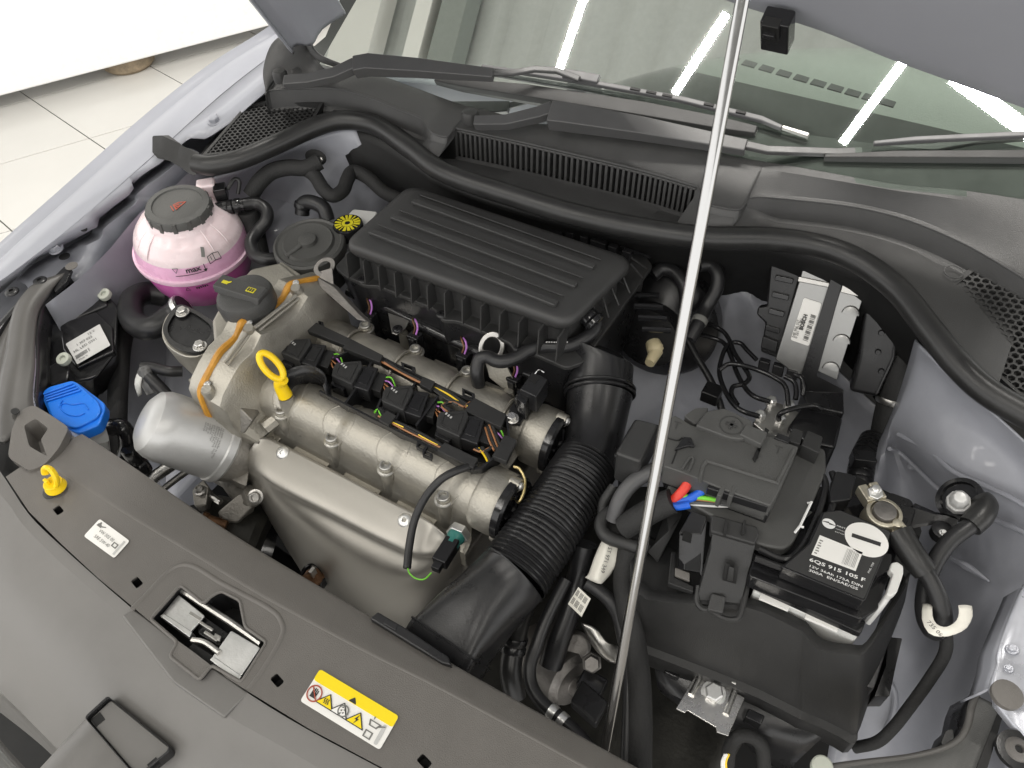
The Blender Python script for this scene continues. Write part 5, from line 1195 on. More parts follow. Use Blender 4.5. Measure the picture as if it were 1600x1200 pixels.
# ------------------------------------------------------------------ battery in its tray
t = thing('battery', 'black car battery with white printed label and minus sign on its top', 'battery', P(1290, 900, -.05))
BZ = .034
top = L('1220,886 1262,850 1284,800 1313,796 1393,830 1388,852 1351,940', BZ)
MB().prism(top, .020, .003).build('lid', 'gloss_black', t, bevel=.0015)
def grow(pts, k, dz, c=None):
    c = c or sum(pts, V()) / len(pts); return [c + V(((p.x - c.x) * k, (p.y - c.y) * k, dz)) for p in pts]
MB().prism(L('1176,862 1236,890 1300,760 1420,810 1372,952 1346,968 1170,900', .012), .022, .003).build('lid_step', 'gloss_black', t, bevel=.0015)
MB().prism(L('1160,905 1346,990 1400,850 1300,770', -.006), .010, .003).build('lid_skirt', 'satin_black', t, bevel=.0015)
cA = P(1166, 947, -.026) + V((0, .013, .010)); cB = P(1329, 1021, -.031) + V((0, .013, .015)); cZ = V((0, .12, 0))
MB().prism([cA, cB, cB + cZ, cA + cZ], .14, .003).build('case', 'white_plastic', t, bevel=.002)
for f0, f1 in ((.08, .36), (.52, .82)):
    a_, b_ = cA.lerp(cB, f0), cA.lerp(cB, f1); MB().prism([a_ - UY * .004, b_ - UY * .004, b_ + UY * .002, a_ + UY * .002], .004).build('case_rib', 'sticker_white', t)
# label print
q = L('1262,850 1300,770 1395,812 1351,938', BZ + .0004)
eu = (P(1355, 905, BZ) - P(1268, 856, BZ)).normalized(); ev = UZ.cross(eu)
blab = MB().prism(L('1226,885 1266,850 1288,801 1313,798 1391,831 1385,853 1350,936', BZ + .0006), .0005, .002).build('label', 'ink', t)
dz_ = V((0, 0, BZ + .0012))
def bp(px, py): return P(px, py, BZ + .0012)
def line_text(s_, a, b_, m, nm='lettering', bold=.0, ys=.62):
    p0, p1 = bp(*a), bp(*b_); b = MB()
    cu = bpy.data.curves.new('m', 'FONT'); cu.body = s_; ob = bpy.data.objects.new('m', cu); COL.objects.link(ob); me = bpy.data.meshes.new_from_object(ob)
    w = max(v_.co.x for v_ in me.vertices); bpy.data.objects.remove(ob); bpy.data.meshes.remove(me); bpy.data.curves.remove(cu)
    k_ = (p1 - p0).length / w; du_ = (p1 - p0).normalized(); dv_ = UZ.cross(du_); mb_text(s_, None, UX, UY, 1, fn=lambda x, y: p0 + du_ * x * k_ + dv_ * y * k_ * ys, mb=b, bold=bold); b.build(nm, m, blab)
line_text('6QS 915 105 F', (1264, 876), (1351, 909), 'ink_white', bold=.02)
line_text('12V 36Ah 175A DIN', (1263, 885), (1347, 918), 'ink_white', bold=.01)
line_text('300A  EN/SAE/GS', (1263, 892), (1340, 922), 'ink_white', bold=.01)
line_text('FNL 750', (1358, 896), (1366, 880), 'ink_white')
for i, s_ in enumerate(('FIRST', 'NATIONAL', 'BATTERY')): line_text(s_, (1307 - 1.2 * i, 822 + 4.5 * i), (1321 + 3 * (i > 0) - 1.2 * i, 827 + 4.5 * i + 1.2 * (i > 0)), 'ink_white')
cm = bp(1295, 818); MB().prism([cm + eu * .0065 * math.cos(a) + ev * .0055 * math.sin(a) for a in [i * math.pi / 12 for i in range(24)]], .0003).build('maker_mark', 'ink_white', t)
MB().prism([cm + UZ * .0004 + eu * x_ * .001 + ev * y_ * .001 for x_, y_ in ((-7, -1.5), (0, .2), (1, -.8), (7, 1.5), (0, .9), (-1, 1.6))], .0003).build('maker_mark_stroke', 'ink', t)
MB().prism(L('1281,836 1348,863 1337,892 1268,866', BZ + .0012), .0004).build('code_label', 'sticker_white', blab)
ct = L('1281,836 1348,863 1337,892 1268,866', BZ + .0017)
def cl_at(a, b_): return ct[3].lerp(ct[2], a).lerp(ct[0].lerp(ct[1], a), b_)
b = MB()
for k in range(40):
    a = .66 + .0075 * k
    if a < .95 and (k * 7) % 5 != 0 and k % 4 in (0, 1): b.face([cl_at(a, .1), cl_at(a + .005, .1), cl_at(a + .005, .9), cl_at(a, .9)])
b.build('print_lines', 'ink_grey', t)
b = MB()
for k in range(6): b.face([cl_at(.04, .1 + .13 * k), cl_at(.10 + .02 * (k % 2), .1 + .13 * k), cl_at(.10 + .02 * (k % 2), .15 + .13 * k), cl_at(.04, .15 + .13 * k)])
b.build('print_lines', 'ink_grey', t)
cmn = bp(1354, 843); MB().prism([cmn + eu * .0205 * math.cos(a) + ev * .0185 * math.sin(a) for a in [i * math.pi / 20 for i in range(40)]], .0004).build('minus_disc', 'sticker_white', blab)
e0, e1 = bp(1331, 836), bp(1376, 851); w_ = UZ.cross(e1 - e0).normalized() * .0022
MB().prism([p + UZ * .0004 for p in (e0 - w_, e1 - w_, e1 + w_, e0 + w_)], .0003).build('minus_bar', 'ink', blab)
MB().prism(L('1306,735 1338,742 1330,780 1298,785 1296,768', BZ - .002), .02, .003).build('post', 'satin_black', t, bevel=.002)
MB().prism(L('1376,862 1394,866 1392,888 1370,902 1366,892', BZ - .008), .02, .002).build('vent_lug', 'gloss_black', t, bevel=.0015)
bt = thing('battery_vent_elbow', 'white elbow with clear vent tube on the battery corner', 'vent tube', P(1400, 900, .02))
MB().prism(L('1393,879 1402,877 1412,884 1412,896 1402,925 1392,932 1385,928 1396,895 1390,890', .030), .010, .002).build('elbow', 'white_plastic', bt, bevel=.0015)
MB().tube(L('1389,929,.022 1378,945,.012 1366,960,.0 1356,972,-.012'), .0032, 10).build('clear_tube', 'sticker_grey', bt)

tr = thing('battery_tray', 'black plastic tray wall wrapping the front and side of the battery', 'battery tray', P(1180, 1020, -.12))
fr = L('985,880,-.02 1010,935,-.026 1160,947,-.026 1243,981,-.026 1258,992,-.027 1280,1014,-.030 1326,1022,-.031 1350,1018,-.03 1384,966,-.026 1420,905,-.02')
bo = L('995,1000,-.11 1020,1010,-.12 1160,1064,-.13 1240,1102,-.135 1256,1110,-.135 1285,1122,-.14 1318,1138,-.14 1338,1146,-.14 1352,1110,-.13 1402,960,-.10')
MB().patch([[p + V((0, .010, 0)) for p in fr], fr, [a.lerp(b_, .5) + V((0, -.003, 0)) for a, b_ in zip(fr, bo)], bo, [p + V((0, -.008, -.002)) for p in bo], [p + V((0, -.008, -.03)) for p in bo]], 3, 1).build('wall', 'matte_black', tr, solid=.003, ang=60)
MB().prism(L('1416,905 1402,960 1366,1076 1352,1072 1384,968 1408,900', -.075), .05, .002).build('flange', 'satin_black', tr, bevel=.001)
MB().prism(L('1388,995 1410,997 1400,1040 1390,1088 1366,1088 1384,1040', -.10), .03, .002).build('tray_clip', 'satin_black', tr, bevel=.001)
MB().prism(L('1160,905 1000,830 960,800 985,760 1060,770 1300,760 1340,745 1430,790 1440,830 1416,905 1385,850 1346,975', -.035), .05).build('tray_base', 'deep_black', tr)
MB().prism(L('970,850 1010,935 1160,950 1165,880 1060,770', -.04), .10).build('tray_wall', 'matte_black', tr, bevel=.003)
# lower ledge with its steps
MB().patch([L('1020,1032,-.15 1090,1035,-.15 1160,1070,-.155 1240,1110,-.16 1300,1140,-.16'), L('1030,1070,-.17 1090,1100,-.165 1150,1125,-.165 1210,1150,-.17 1260,1170,-.18'), L('1045,1085,-.20 1090,1115,-.21 1150,1145,-.22 1190,1180,-.23 1230,1200,-.25')], 3).build('ledge', 'satin_black', tr, solid=.004)
for s_ in ('1042,1038 1064,1048 1060,1060 1038,1050', '1170,1106 1196,1118 1190,1132 1164,1120'):
    MB().prism(L(s_, -.145), .02, .002).build('ledge_block', 'gloss_black', tr, bevel=.002)
# front catches
MB().loft([[p for p in L(s_)] for s_ in ('1060,832,.024 1080,796,.03 1106,806,.03 1096,836,.024', '1058,890,-.01 1070,892,-.01 1096,897,-.01 1094,880,-.008')]).build('catch_block', 'gloss_black', tr, bevel=.002)
MB().prism(L('1068,829 1082,834 1080,846 1066,841', .0255), .004).build('catch_window', 'deep_black', tr)
MB().prism(L('1055,886,-.014 1078,895,-.014 1078,908,-.016 1054,899,-.016'), .004).build('pale_block', 'slam_plastic', tr, bevel=.001)
MB().prism(L('1049,862,-.012 1056,862,-.012 1054,902,-.017 1084,916,-.018 1083,925,-.018 1044,911,-.016'), .008).build('slot_frame', 'matte_black', tr, bevel=.001)
MB().prism(L('1112,803,.040 1183,822,.040 1187,834,.038 1180,850,.036 1110,830,.036'), .012).build('arm_top', 'matte_black', tr, bevel=.002)
for x_ in (1134, 1162): MB().prism(L(f'{x_},812 {x_+4},813 {x_+1},834 {x_-3},833', .042), .006).build('arm_rib', 'matte_black', tr)
MB().loft([L('1113,830,.034 1182,850,.034 1176,872,.02 1112,858,.02'), L('1092,915,-.02 1160,915,-.02 1160,935,-.02 1090,930,-.02'), L('1090,938,-.028 1158,950,-.028 1156,955,-.028 1090,945,-.028')]).build('arm', 'matte_black', tr, bevel=.003)
MB().prism(L('1134,880,.018 1154,886,.018 1151,908,.004 1130,902,.004'), .006).build('arm_window', 'deep_black', tr)
MB().prism(L('1139,884,.020 1148,887,.020 1146,906,.007 1136,903,.007'), .005).build('arm_tongue', 'matte_black', tr, bevel=.001)
MB().tube(L('1092,915,-.018 1089,938,-.024 1096,950,-.026 1106,952,-.026'), .0032, 8).build('arm_loop', 'matte_black', tr); MB().tube(L('1106,952,-.026 1128,965,-.028 1145,968,-.028 1156,962,-.026 1164,930,-.02 1168,905,-.016'), .0032, 8).build('arm_loop', 'matte_black', tr)
MB().prism(L('1112,926,-.015 1135,932,-.015 1130,958,-.02 1105,952,-.02'), .006).build('arm_foot', 'box_plastic', tr, bevel=.0015)
MB().loft([L('1040,800,.0 1068,792,.005 1066,806,.0 1046,830,.0'), L('1022,852,-.03 1034,868,-.03 1028,880,-.03 1010,862,-.03')]).build('strap', 'matte_black', tr, bevel=.003)

# ------------------------------------------------------------------ fuse carrier on top of the battery
t = thing('fuse_carrier', 'grey black fuse carrier with plus sign covering the battery positive side', 'fuse box', P(1140, 720, .05))
MB().prism(L('1040,735 1086,668 1200,674 1250,694 1290,700 1292,735 1264,800 1240,848 1226,858 1190,852 1130,815 1045,770', .030), .016, .006).build('jacket', 'fuse_grey', t, bevel=.003)
MB().prism(L('1037,728 1043,684 1050,650 1056,649 1083,665 1205,682 1248,698 1215,772 1204,790 1140,768 1066,738', .062), .030, .002).build('cover', 'fuse_grey', t, bevel=.002)
for dz, s_, m in ((0, '1282,738 1290,760 1276,808 1252,856 1226,874 1186,858', .0036), (0, '1300,738 1306,766 1292,815 1264,864 1234,888 1180,872', .0036)):
    MB().tube(L(s_, .026), m, 8).build('jacket_lip', 'satin_black', t)
MB().prism(L('1087,664 1104,642 1132,637 1176,657 1178,676 1160,686 1140,684', .068), .03, .003).build('terminal_cover', 'fuse_grey', t, bevel=.002)
MB().prism(L('1068,650 1086,637 1108,636 1104,646 1088,664', .060), .02, .004).build('terminal_shoulder', 'fuse_grey', t, bevel=.002)
MB().prism(L('1156,678 1166,662 1200,675 1190,695', .070), .012, .002).build('cover_boss', 'fuse_grey', t, bevel=.0015)
pc = P(1143, 664, .0685)
for r0, r1 in ((.0115, .0125),):
    n_ = 30; MB().plate([pc + V((math.cos(i * math.tau / n_), math.sin(i * math.tau / n_), 0)) * r1 for i in range(n_)], [[pc + V((math.cos(i * math.tau / n_), math.sin(i * math.tau / n_), 0)) * r0 for i in range(n_)]], .0008).build('plus_ring', 'cap_grey', t)
for a, b_ in ((.006, .0016), (.0016, .006)): MB().box(pc, (a, b_, .0007)).build('plus_bar', 'cap_grey', t)
MB().tube([p + UZ * .0005 for p in L('1093,755 1098,730 1103,724 1112,723 1205,752 1216,750 1240,703', .0625)], .0018, 8, 4).build('cover_ridge', 'fuse_grey', t)
MB().tube([p + UZ * .0005 for p in L('1066,733 1076,718 1080,715 1083,719 1076,736', .0625)], .0014, 8, 4).build('cover_ridge', 'fuse_grey', t)
MB().prism(L('1104,762 1116,740 1190,765 1204,786 1200,792', .060), .012, .002).build('recess', 'satin_black', t, bevel=.002)
for x_ in (1128, 1146): MB().prism(L(f'{x_},757 {x_+7},759 {x_-1},776 {x_-8},773', .0625), .02).build('cover_step', 'fuse_grey', t, bevel=.001)
MB().prism(L('1037,730 1066,740 1140,772 1206,794 1200,806 1130,780 1040,744', .044), .022).build('skirt', 'satin_black', t, bevel=.001)
for s_ in ('1184,700 1196,668 1202,672 1192,692 1184,716', '1176,716 1186,694 1190,697 1180,722'): MB().prism(L(s_, .0635), .002).build('cover_slot', 'deep_black', t)
MB().prism(L('1054,702 1068,682 1080,683 1086,697 1076,696', .066), .004).build('cover_catch', 'satin_black', t, bevel=.001)
MB().tube(L('1042,684,.0625 1058,688,.0625 1066,684,.0625'), .0008, 6).build('cover_seam', 'deep_black', t); MB().tube(L('1060,698,.0625 1050,724,.0625'), .0008, 6, smooth=False).build('cover_seam', 'deep_black', t)
for a_, b_ in (((1208, 706), (1220, 710)), ((1050, 668), (1064, 672))): mb_text('T', P(*a_, .0624), P(*b_, .06) - P(*a_, .06), UY, .014).build('moulded_letter', 'cap_grey', t)
MB().prism(L('1210,684 1216,676 1236,683 1232,692', .064), .01).build('cover_catch', 'satin_black', t, bevel=.001)
for s_ in ('1252,695 1262,672 1286,682 1280,708', '1228,688 1240,668 1256,674 1250,694'): MB().prism(L(s_, .050), .03, .002).build('carrier_tower', 'matte_black', t, bevel=.002)
MB().tube(L('1262,786,.034 1268,784,.034 1250,822,.034 1242,832,.034'), .0014, 6, smooth=False).build('white_mark', 'ink_white', t); MB().tube(L('1250,822,.034 1256,824,.034'), .0012, 6, smooth=False).build('white_mark', 'ink_white', t)
t = thing('relay_box', 'square black relay box with rounded lid left of the chrome rod', 'relay box', P(990, 700, .03))
MB().prism(L('961,708 994,653 1030,662 1001,722', .055), .05, .005).build('lid', 'box_plastic', t, bevel=.004)
MB().prism(L('958,712 992,654 1034,664 1003,728', .014), .02, .004).build('base', 'satin_black', t, bevel=.002)
MB().prism(L('966,735,.02 978,738,.02 976,760,.0 966,757,.0'), .008).build('latch', 'satin_black', t, bevel=.0015)
# coloured supply wires
t = thing('supply_wires', 'red, blue, green and grey wires running out of the fuse carrier', 'wires', P(1085, 770, .03))
for s_, r, m in (('1078,742,.046 1074,756,.044 1064,770,.036 1050,784,.026', .0052, 'red_wire'), ('1106,757,.046 1096,768,.040 1080,778,.034 1056,786,.026', .0048, 'blue_wire'), ('1129,776,.040 1122,781,.040 1100,778,.038 1070,776,.034 1048,781,.028', .0024, 'green_wire'), ('1122,784,.038 1098,781,.036 1070,779,.033 1048,784,.027', .0015, 'orange_wire'), ('1154,787,.036 1140,789,.036 1100,786,.034 1048,785,.027', .0020, 'grey_wire'), ('1150,791,.034 1120,791,.034 1080,788,.03 1046,786,.026', .0016, 'sticker_grey'), ('1078,788,.032 1060,791,.028 1042,790,.024', .0045, 'blue_wire')):
    MB().tube(L(s_), r, 10).build('wire', m, t)
hose('1052,782,.028 1030,792,.018 1000,808,.006 975,824,-.01', .0135, 'grey taped loom end that the coloured wires run into', 'cloth_tape', 'wiring_loom', 'loom')
hose('1040,728,.035 1010,740,.03 985,758,.022 968,782,.01 958,812,-.01', .0085, 'thick grey cable arching from the relay box down to the holder', 'grey_wire', 'battery_cable', 'cable')
t = thing('cable_holder', 'black plastic cable holder left of the battery', 'holder', P(960, 820, -.02))
MB().tube(L('964,795,-.01 945,806,-.012 939,822,-.014 948,838,-.016 975,848,-.02 1000,856,-.02 1012,862,-.02'), .0075, 10).build('hoop', 'matte_black', t)
MB().tube(L('960,760,.0 944,785,-.01 942,810,-.014'), .006, 10).build('hoop_arm', 'matte_black', t)
MB().prism(L('940,815 960,800 1005,845 1000,860 975,852 948,838', -.018), .012, .003).build('plate', 'matte_black', t, bevel=.002)

# ------------------------------------------------------------------ negative clamp, earth cable and earth bolt
t = thing('negative_clamp', 'brass grey negative terminal clamp on the battery corner', 'terminal clamp', P(1383, 795, .03))
k0 = P(1382, 800, .036); kx = (P(1411, 831, .036) - P(1372, 772, .036)).normalized(); ky = UZ.cross(kx)
MB().lathe(k0 - UZ * .012, UZ, [(.019, -.008), (.018, .0), (.0175, .012), (.0135, .013), (.0125, .009), (.0001, .009)], 28).build('ring', 'lead', t, bevel=.001)
MB().lathe(k0, UZ, [(.0115, -.01), (.0110, .003), (.009, .004), (.0001, .004)], 24).build('post', 'copper_rust', t).data.materials[0] = MATS['grey_iron']
for sg in (-1, 1): MB().box(k0 - kx * .024 + ky * .006 * sg - UZ * .004, (.010, .0048, .007), (kx, ky, UZ)).build('ear', 'lead', t, bevel=.0015)
nutp = P(1368, 765, .043)
MB().lathe(nutp - UZ * .012, V((.1, -.2, 1)), [(.0085, 0), (.0085, .010), (.0075, .012)], 6).build('nut', 'zinc', t, bevel=.0008); MB().lathe(nutp - UZ * .002, V((.1, -.2, 1)), [(.0045, 0), (.0045, .006), (.003, .007)], 12).build('stud', 'zinc', t)
MB().lathe(nutp - UZ * .013, V((.1, -.2, 1)), [(.0115, 0), (.0115, .002)], 20).build('washer', 'lead', t)
MB().prism(L('1386,812 1400,802 1424,830 1412,846 1398,836', .030), .012, .002).build('lug', 'lead', t, bevel=.002)
MB().lathe(P(1400, 822, .031), UZ, [(.0055, 0), (.005, .006), (.003, .007)], 12).build('lug_pip', 'lead', t)
t = thing('earth_cable', 'thick black earth cable looping from the battery clamp to the body bolt', 'cable', P(1450, 900, 0))
MB().tube(L('1404,832,.028 1416,852,.026 1432,876,.022 1446,893,.018'), [.0135, .0130, .0125, .0118], 16).build('clamp_boot', 'rubber', t)
MB().tube(L('1440,886,.019 1455,908,.014 1468,938,.006 1474,966,-.004 1468,985,-.012 1456,985,-.018 1446,966,-.02 1444,940,-.016 1450,905,-.008 1462,876,.0 1484,846,.008 1510,826,.014 1530,812,.016'), .0085, 16).build('cable', 'hose_rubber', t)
MB().tube(L('1516,822,.014 1532,806,.018 1539,790,.018 1532,778,.018'), [.0118, .0125, .0125, .0105], 16).build('bolt_boot', 'rubber', t)
MB().tube(L('1470,950,-.03 1478,990,-.045 1476,1022,-.06 1452,1062,-.085 1424,1101,-.11 1394,1139,-.14 1369,1160,-.16 1335,1168,-.18'), .0062, 12).build('thin_loom', 'cloth_tape', t)
ro = L('1442,944,-.004 1441,968,.0 1451,989,.004 1470,995,.006 1492,991,.006 1510,981,.004 1519,963,.004 1518,947,.004')
ri = L('1457,946,.002 1457,963,.005 1463,975,.008 1474,980,.009 1484,978,.009 1494,970,.007 1498,958,.007 1497,946,.007')
MB().patch([[a_, a_.lerp(b_, .5) + V((0, 0, .0015)), b_] for a_, b_ in zip(ro, ri)], 5, 2).build('paper_tag', 'pale_tag', t, solid=.0006)
b = MB(); mb_text('735 064', P(1447, 972, .010), P(1464, 990, .010) - P(1447, 972, .010), UY, .006, mb=b); b.build('lettering', 'ink', t)
t = thing('earth_bolt', 'capped earth bolt on a black washer on the near inner wing', 'bolt', P(1497, 780, .01))
wn = V((-.55, -.35, .75)).normalized(); wc = P(1500, 780, .004)
MB().lathe(wc, wn, [(.024, -.004), (.024, .002), (.019, .003), (.018, -.001), (.0001, -.001)], 32).build('washer', 'gloss_black', t)
MB().prism(L('1488,774 1520,780 1536,786 1530,796 1510,796 1486,790', .014), .003, .002).build('lug', 'lead', t, bevel=.001)
MB().lathe(P(1497, 786, .012), V((-.15, -.35, .9)), [(.012, -.004), (.012, .006), (.0095, .008), (.009, .016), (.006, .021), (.0001, .022)], 8).build('cap_nut', 'sticker_grey', t, bevel=.001)
t = thing('terminal_bracket', 'black plastic bracket behind the negative clamp reaching to the inner wing', 'bracket', P(1440, 810, -.01))
MB().prism(L('1370,785 1392,768 1425,780 1432,796 1422,830 1400,840', .0), .03, .004).build('block', 'satin_black', t, bevel=.003)
MB().loft([L('1422,792,.0 1430,786,.0 1424,826,-.01 1414,824,-.01'), L('1460,804,.0 1462,800,.0 1458,820,-.01 1454,818,-.01'), L('1490,806,.0 1498,812,.0 1490,836,-.01 1476,832,-.01')]).build('arm', 'satin_black', t, bevel=.002)
MB().lathe(P(1474, 828, -.002), UZ, [(.011, -.01), (.011, .0), (.008, .002)], 18).build('eyelet', 'satin_black', t); bolt(P(1474, 832, .001), .004, t, UZ, 'hex', 'zinc')

# ------------------------------------------------------------------ engine control unit on its bracket
EO = P(1285, 580, -.055); EN = V((.12, -1.0, .62)).normalized()
def E(px, py, up=0): return PL(px, py, EO + EN * up, EN)
def eL(s_, up=0): return [E(*map(float, q.split(','))) + EN * up * 0 if not up else E(*map(float, q.split(',')), up) for q in s_.split()]
t = thing('engine_control_unit', 'bare metal control unit with barcode label in a black bracket', 'control unit', EO)
MB().prism(eL('1262,395 1334,413 1250,591 1211,562'), EN * -.03).build('case', 'unit_metal', t, bevel=.002)
MB().prism(eL('1248,432 1300,443 1297,450 1246,440', .003), EN * -.003).build('case_fold', 'plain_steel', t, bevel=.001)
q = eL('1256,465 1284,474 1264,541 1235,531', .0015); MB().prism(rounded(q, .003), EN * -.001).build('label', 'sticker_white', t)
o, u, v = q[3], q[0] - q[3], q[3] - q[2]; up = EN * .0015
def at(a, b_): return q[3] + (q[0] - q[3]) * a + (q[2] - q[3]) * b_ + up
b = MB()
for k in range(36):
    if (k * 5) % 7 not in (0, 3): b.face([at(.08 + k * .018, .60), at(.08 + k * .018 + .010, .60), at(.08 + k * .018 + .010, .86), at(.08 + k * .018, .86)])
b.build('barcode', 'ink', t)
b = MB(); vv = q[3] - q[2]
mb_text('BOSCH', at(.30, .44), u, vv, .0065, mb=b, bold=.0003); mb_text('0 261 S21 906', at(.08, .30), u, vv, .0048, mb=b); mb_text('04E 906 027', at(.08, .16), u, vv, .0048, mb=b); b.build('lettering', 'ink', t)
MB().plate(eL('1250,592 1299,432 1304,425 1313,422 1384,434 1376,470 1352,462 1354,452 1316,444 1276,588 1318,610 1316,640 1250,610', .006), [], EN * -.004).build('bracket_frame', 'satin_black', t, bevel=.001)
MB().prism(eL('1315,447 1352,455 1307,594 1273,578', .004), EN * -.004).build('louvre_plate', 'unit_metal', t, bevel=.001)
MB().prism(eL('1318,440 1355,449 1351,466 1313,457', .007), EN * -.003).build('plate_fold', 'plain_steel', t, bevel=.001)
for px, py in ((1330, 486), (1316, 530), (1299, 573)):
    c_ = E(px, py, .0045); du = (E(px + 10, py + 2, .0045) - c_).normalized(); dv = EN.cross(du)
    MB().loft([[c_ + du * .011 * math.cos(a) * s_ + dv * (.011 * math.sin(a) * s_ - .004) + EN * h_ for a in [i * math.pi / 10 for i in range(11)]] for s_, h_ in ((1, 0), (.9, .003), (.6, .004))]).build('louvre', 'unit_metal', t)
MB().prism(eL('1308,400 1344,408 1338,424 1302,414', .008), EN * -.01).build('spring_clip', 'bright_steel', t, bevel=.001)
MB().prism(eL('1334,412 1378,424 1374,440 1330,428', .004), EN * -.02).build('frame_clip', 'gloss_black', t, bevel=.002)
MB().lathe(E(1366, 418, .010), EN, [(.005, 0), (.005, .005), (.003, .007)], 14).build('clip_pin', 'bright_steel', t)
bolt(E(1267, 622, .010), .009, t, EN, 'torx', 'zinc')
MB().prism(eL('1205,400 1260,398 1215,560 1188,550 1196,505 1182,492 1184,480 1198,478', -.012), EN * -.02).build('connector_frame', 'satin_black', t, bevel=.003)
for k in range(5): MB().prism(eL(f'{1212-k*5},{430+k*26} {1240-k*7},{436+k*26} {1238-k*7},{444+k*26} {1210-k*5},{438+k*26}', -.006), EN * -.008).build('frame_rib', 'gloss_black', t, bevel=.001)
MB().prism(eL('1192,525 1216,534 1212,552 1188,544', -.002), EN * -.02).build('frame_foot', 'satin_black', t, bevel=.002)
for k in range(3): MB().prism(eL(f'{1186+k*22},{562+k*7} {1203+k*22},{567+k*7} {1200+k*22},{584+k*7} {1183+k*22},{578+k*7}', .004), EN * -.02).build('frame_tooth', 'satin_black', t, bevel=.002)
MB().prism(eL('1354,458 1412,474 1400,560 1372,622 1326,612 1340,560', -.004), EN * -.04).build('connector', 'satin_black', t, bevel=.006)
MB().prism(eL('1368,462 1410,476 1408,486 1366,474', .004), EN * -.01).build('connector_bar', 'matte_black', t, bevel=.002)
for k in range(4): MB().lathe(E(1372 + 5 * (k % 2), 490 + 30 * k, -.003), EN, [(.004, 0), (.003, .004)], 10).build('connector_pip', 'satin_black', t)
hose('1432,470,.02 1424,500,.0 1412,550,-.03 1400,600,-.06 1388,640,-.09 1378,690,-.12 1370,720,-.14', .0165, 'thick taped loom dropping beside the control unit connector', 'cloth_tape', 'wiring_loom', 'loom', bands=((.32, 'plain_steel'), (.62, 'plain_steel')))
hose('1362,690,-.11 1350,715,-.10 1344,745,-.10 1342,775,-.11', .014, 'ribbed conduit between the battery and inner wing', 'satin_black', 'conduit', 'conduit', bands=tuple((i / 12, 'satin_black') for i in range(13)))
MB().prism(L('1332,700 1366,706 1372,722 1336,718', -.07), .02, .002).build('conduit_clip', 'satin_black', bpy.data.objects['conduit'], bevel=.002)

# ------------------------------------------------------------------ brake unit, pipes, booster
t = thing('brake_control_block', 'metal brake control block with black motor behind the fuse carrier', 'brake unit', P(1240, 650, -.06))
MB().prism(L('1176,660 1200,632 1216,628 1262,650 1238,684 1200,680', -.045), .06, .003).build('block', 'plain_steel', t, bevel=.002)
MB().prism(L('1230,668 1258,628 1318,650 1306,700 1260,690', -.035), .07, .006).build('controller', 'gloss_black', t, bevel=.004)
MB().prism(L('1252,610 1318,612 1320,646 1262,634', -.03), .05, .004).build('bracket', 'satin_black', t, bevel=.003)
for px, py in ((1204, 630), (1187, 652), (1218, 657), (1232, 636)):
    MB().lathe(P(px, py, -.044), UZ, [(.0065, -.002), (.0065, .008), (.004, .010)], 6).build('union_nut', 'zinc', t)
for i, (s_, lb) in enumerate((('1082,520,-.06 1110,527,-.058 1131,536,-.056 1142,556,-.05 1152,584,-.045 1166,608,-.038 1180,620,-.034 1204,628,-.032', 'black brake pipe entering the top union of the metal block'),
        ('1096,500,-.05 1112,508,-.05 1130,518,-.05 1140,532,-.05 1148,552,-.045 1164,576,-.04 1171,590,-.04 1162,600,-.04 1146,604,-.04 1143,616,-.04 1152,632,-.038', 'brake pipe with a tight bend left of the metal block'),
        ('1182,562,-.05 1168,548,-.05 1156,536,-.05 1140,537,-.05 1130,552,-.048 1124,580,-.045 1130,604,-.04 1143,628,-.036 1160,642,-.034 1187,651,-.032', 'long brake pipe sweeping low into the left union'),
        ('1124,578,-.04 1138,569,-.035 1156,570,-.03 1184,578,-.028 1214,592,-.026 1228,606,-.026 1232,634,-.034', 'brake pipe arching over to the right union'),
        ('1286,640,-.02 1272,634,-.02 1250,636,-.02 1228,642,-.02 1218,648,-.024 1217,656,-.034', 'short brake pipe hooking down in front of the controller'),
        ('1240,585,-.02 1252,590,-.02 1256,604,-.024 1254,618,-.03', 'short brake pipe stub under the control unit bracket'),
        ('1226,588,-.025 1240,596,-.025 1244,610,-.028 1243,624,-.032', 'second brake pipe stub under the control unit bracket'))):
    o = tag(MB().tube(L(s_), .0032, 10).build('brake_pipe', 'gloss_black'), lb, 'brake pipe', 'brake pipes at the control block')
hose('1020,430,-.0 1034,420,.005 1052,424,.005 1066,440,.0 1072,460,-.01 1072,490,-.02', .010, 'black vacuum hose arching beside the air filter box')
hose('1094,414,.02 1110,414,.02 1121,428,.015 1119,452,.0 1104,480,-.02 1090,508,-.03 1078,530,-.04', .0095, 'black hose with pale print hooking under the rubber seal', bands=((.8, 'ink_grey'),))
hose('1074,530,-.08 1090,560,-.09 1108,590,-.10 1122,622,-.11 1130,650,-.12', .005, 'thin black cable hanging down the grey firewall')
MB().box(P(1112, 615, -.10), (.012, .012, .01)).build('cable_clip', 'satin_black', [o for o in bpy.data.objects if o.get('label') == 'thin black cable hanging down the grey firewall'][0], bevel=.002)
t = thing('brake_booster', 'black brake booster dome in the shade right of the air filter box', 'brake booster', P(1030, 510, -.1))
MB().lathe(P(1030, 505, -.09), V((.05, -1, .25)), [(.085, -.03), (.088, 0), (.08, .012), (.05, .03), (.045, .05), (.0001, .052)], 40).build('shell', 'satin_black', t)
for k in range(4): MB().tube([P(985 + 6 * k, 460 + k * 18, -.0), P(1030 + 6 * k, 462 + k * 18, .0)], .004, 8, smooth=False).build('shell_band', 'gloss_black', t)
t = thing('cream_connector', 'cream plastic hose elbow in the dark gap beside the chrome rod', 'hose elbow', P(1020, 550, -.05))
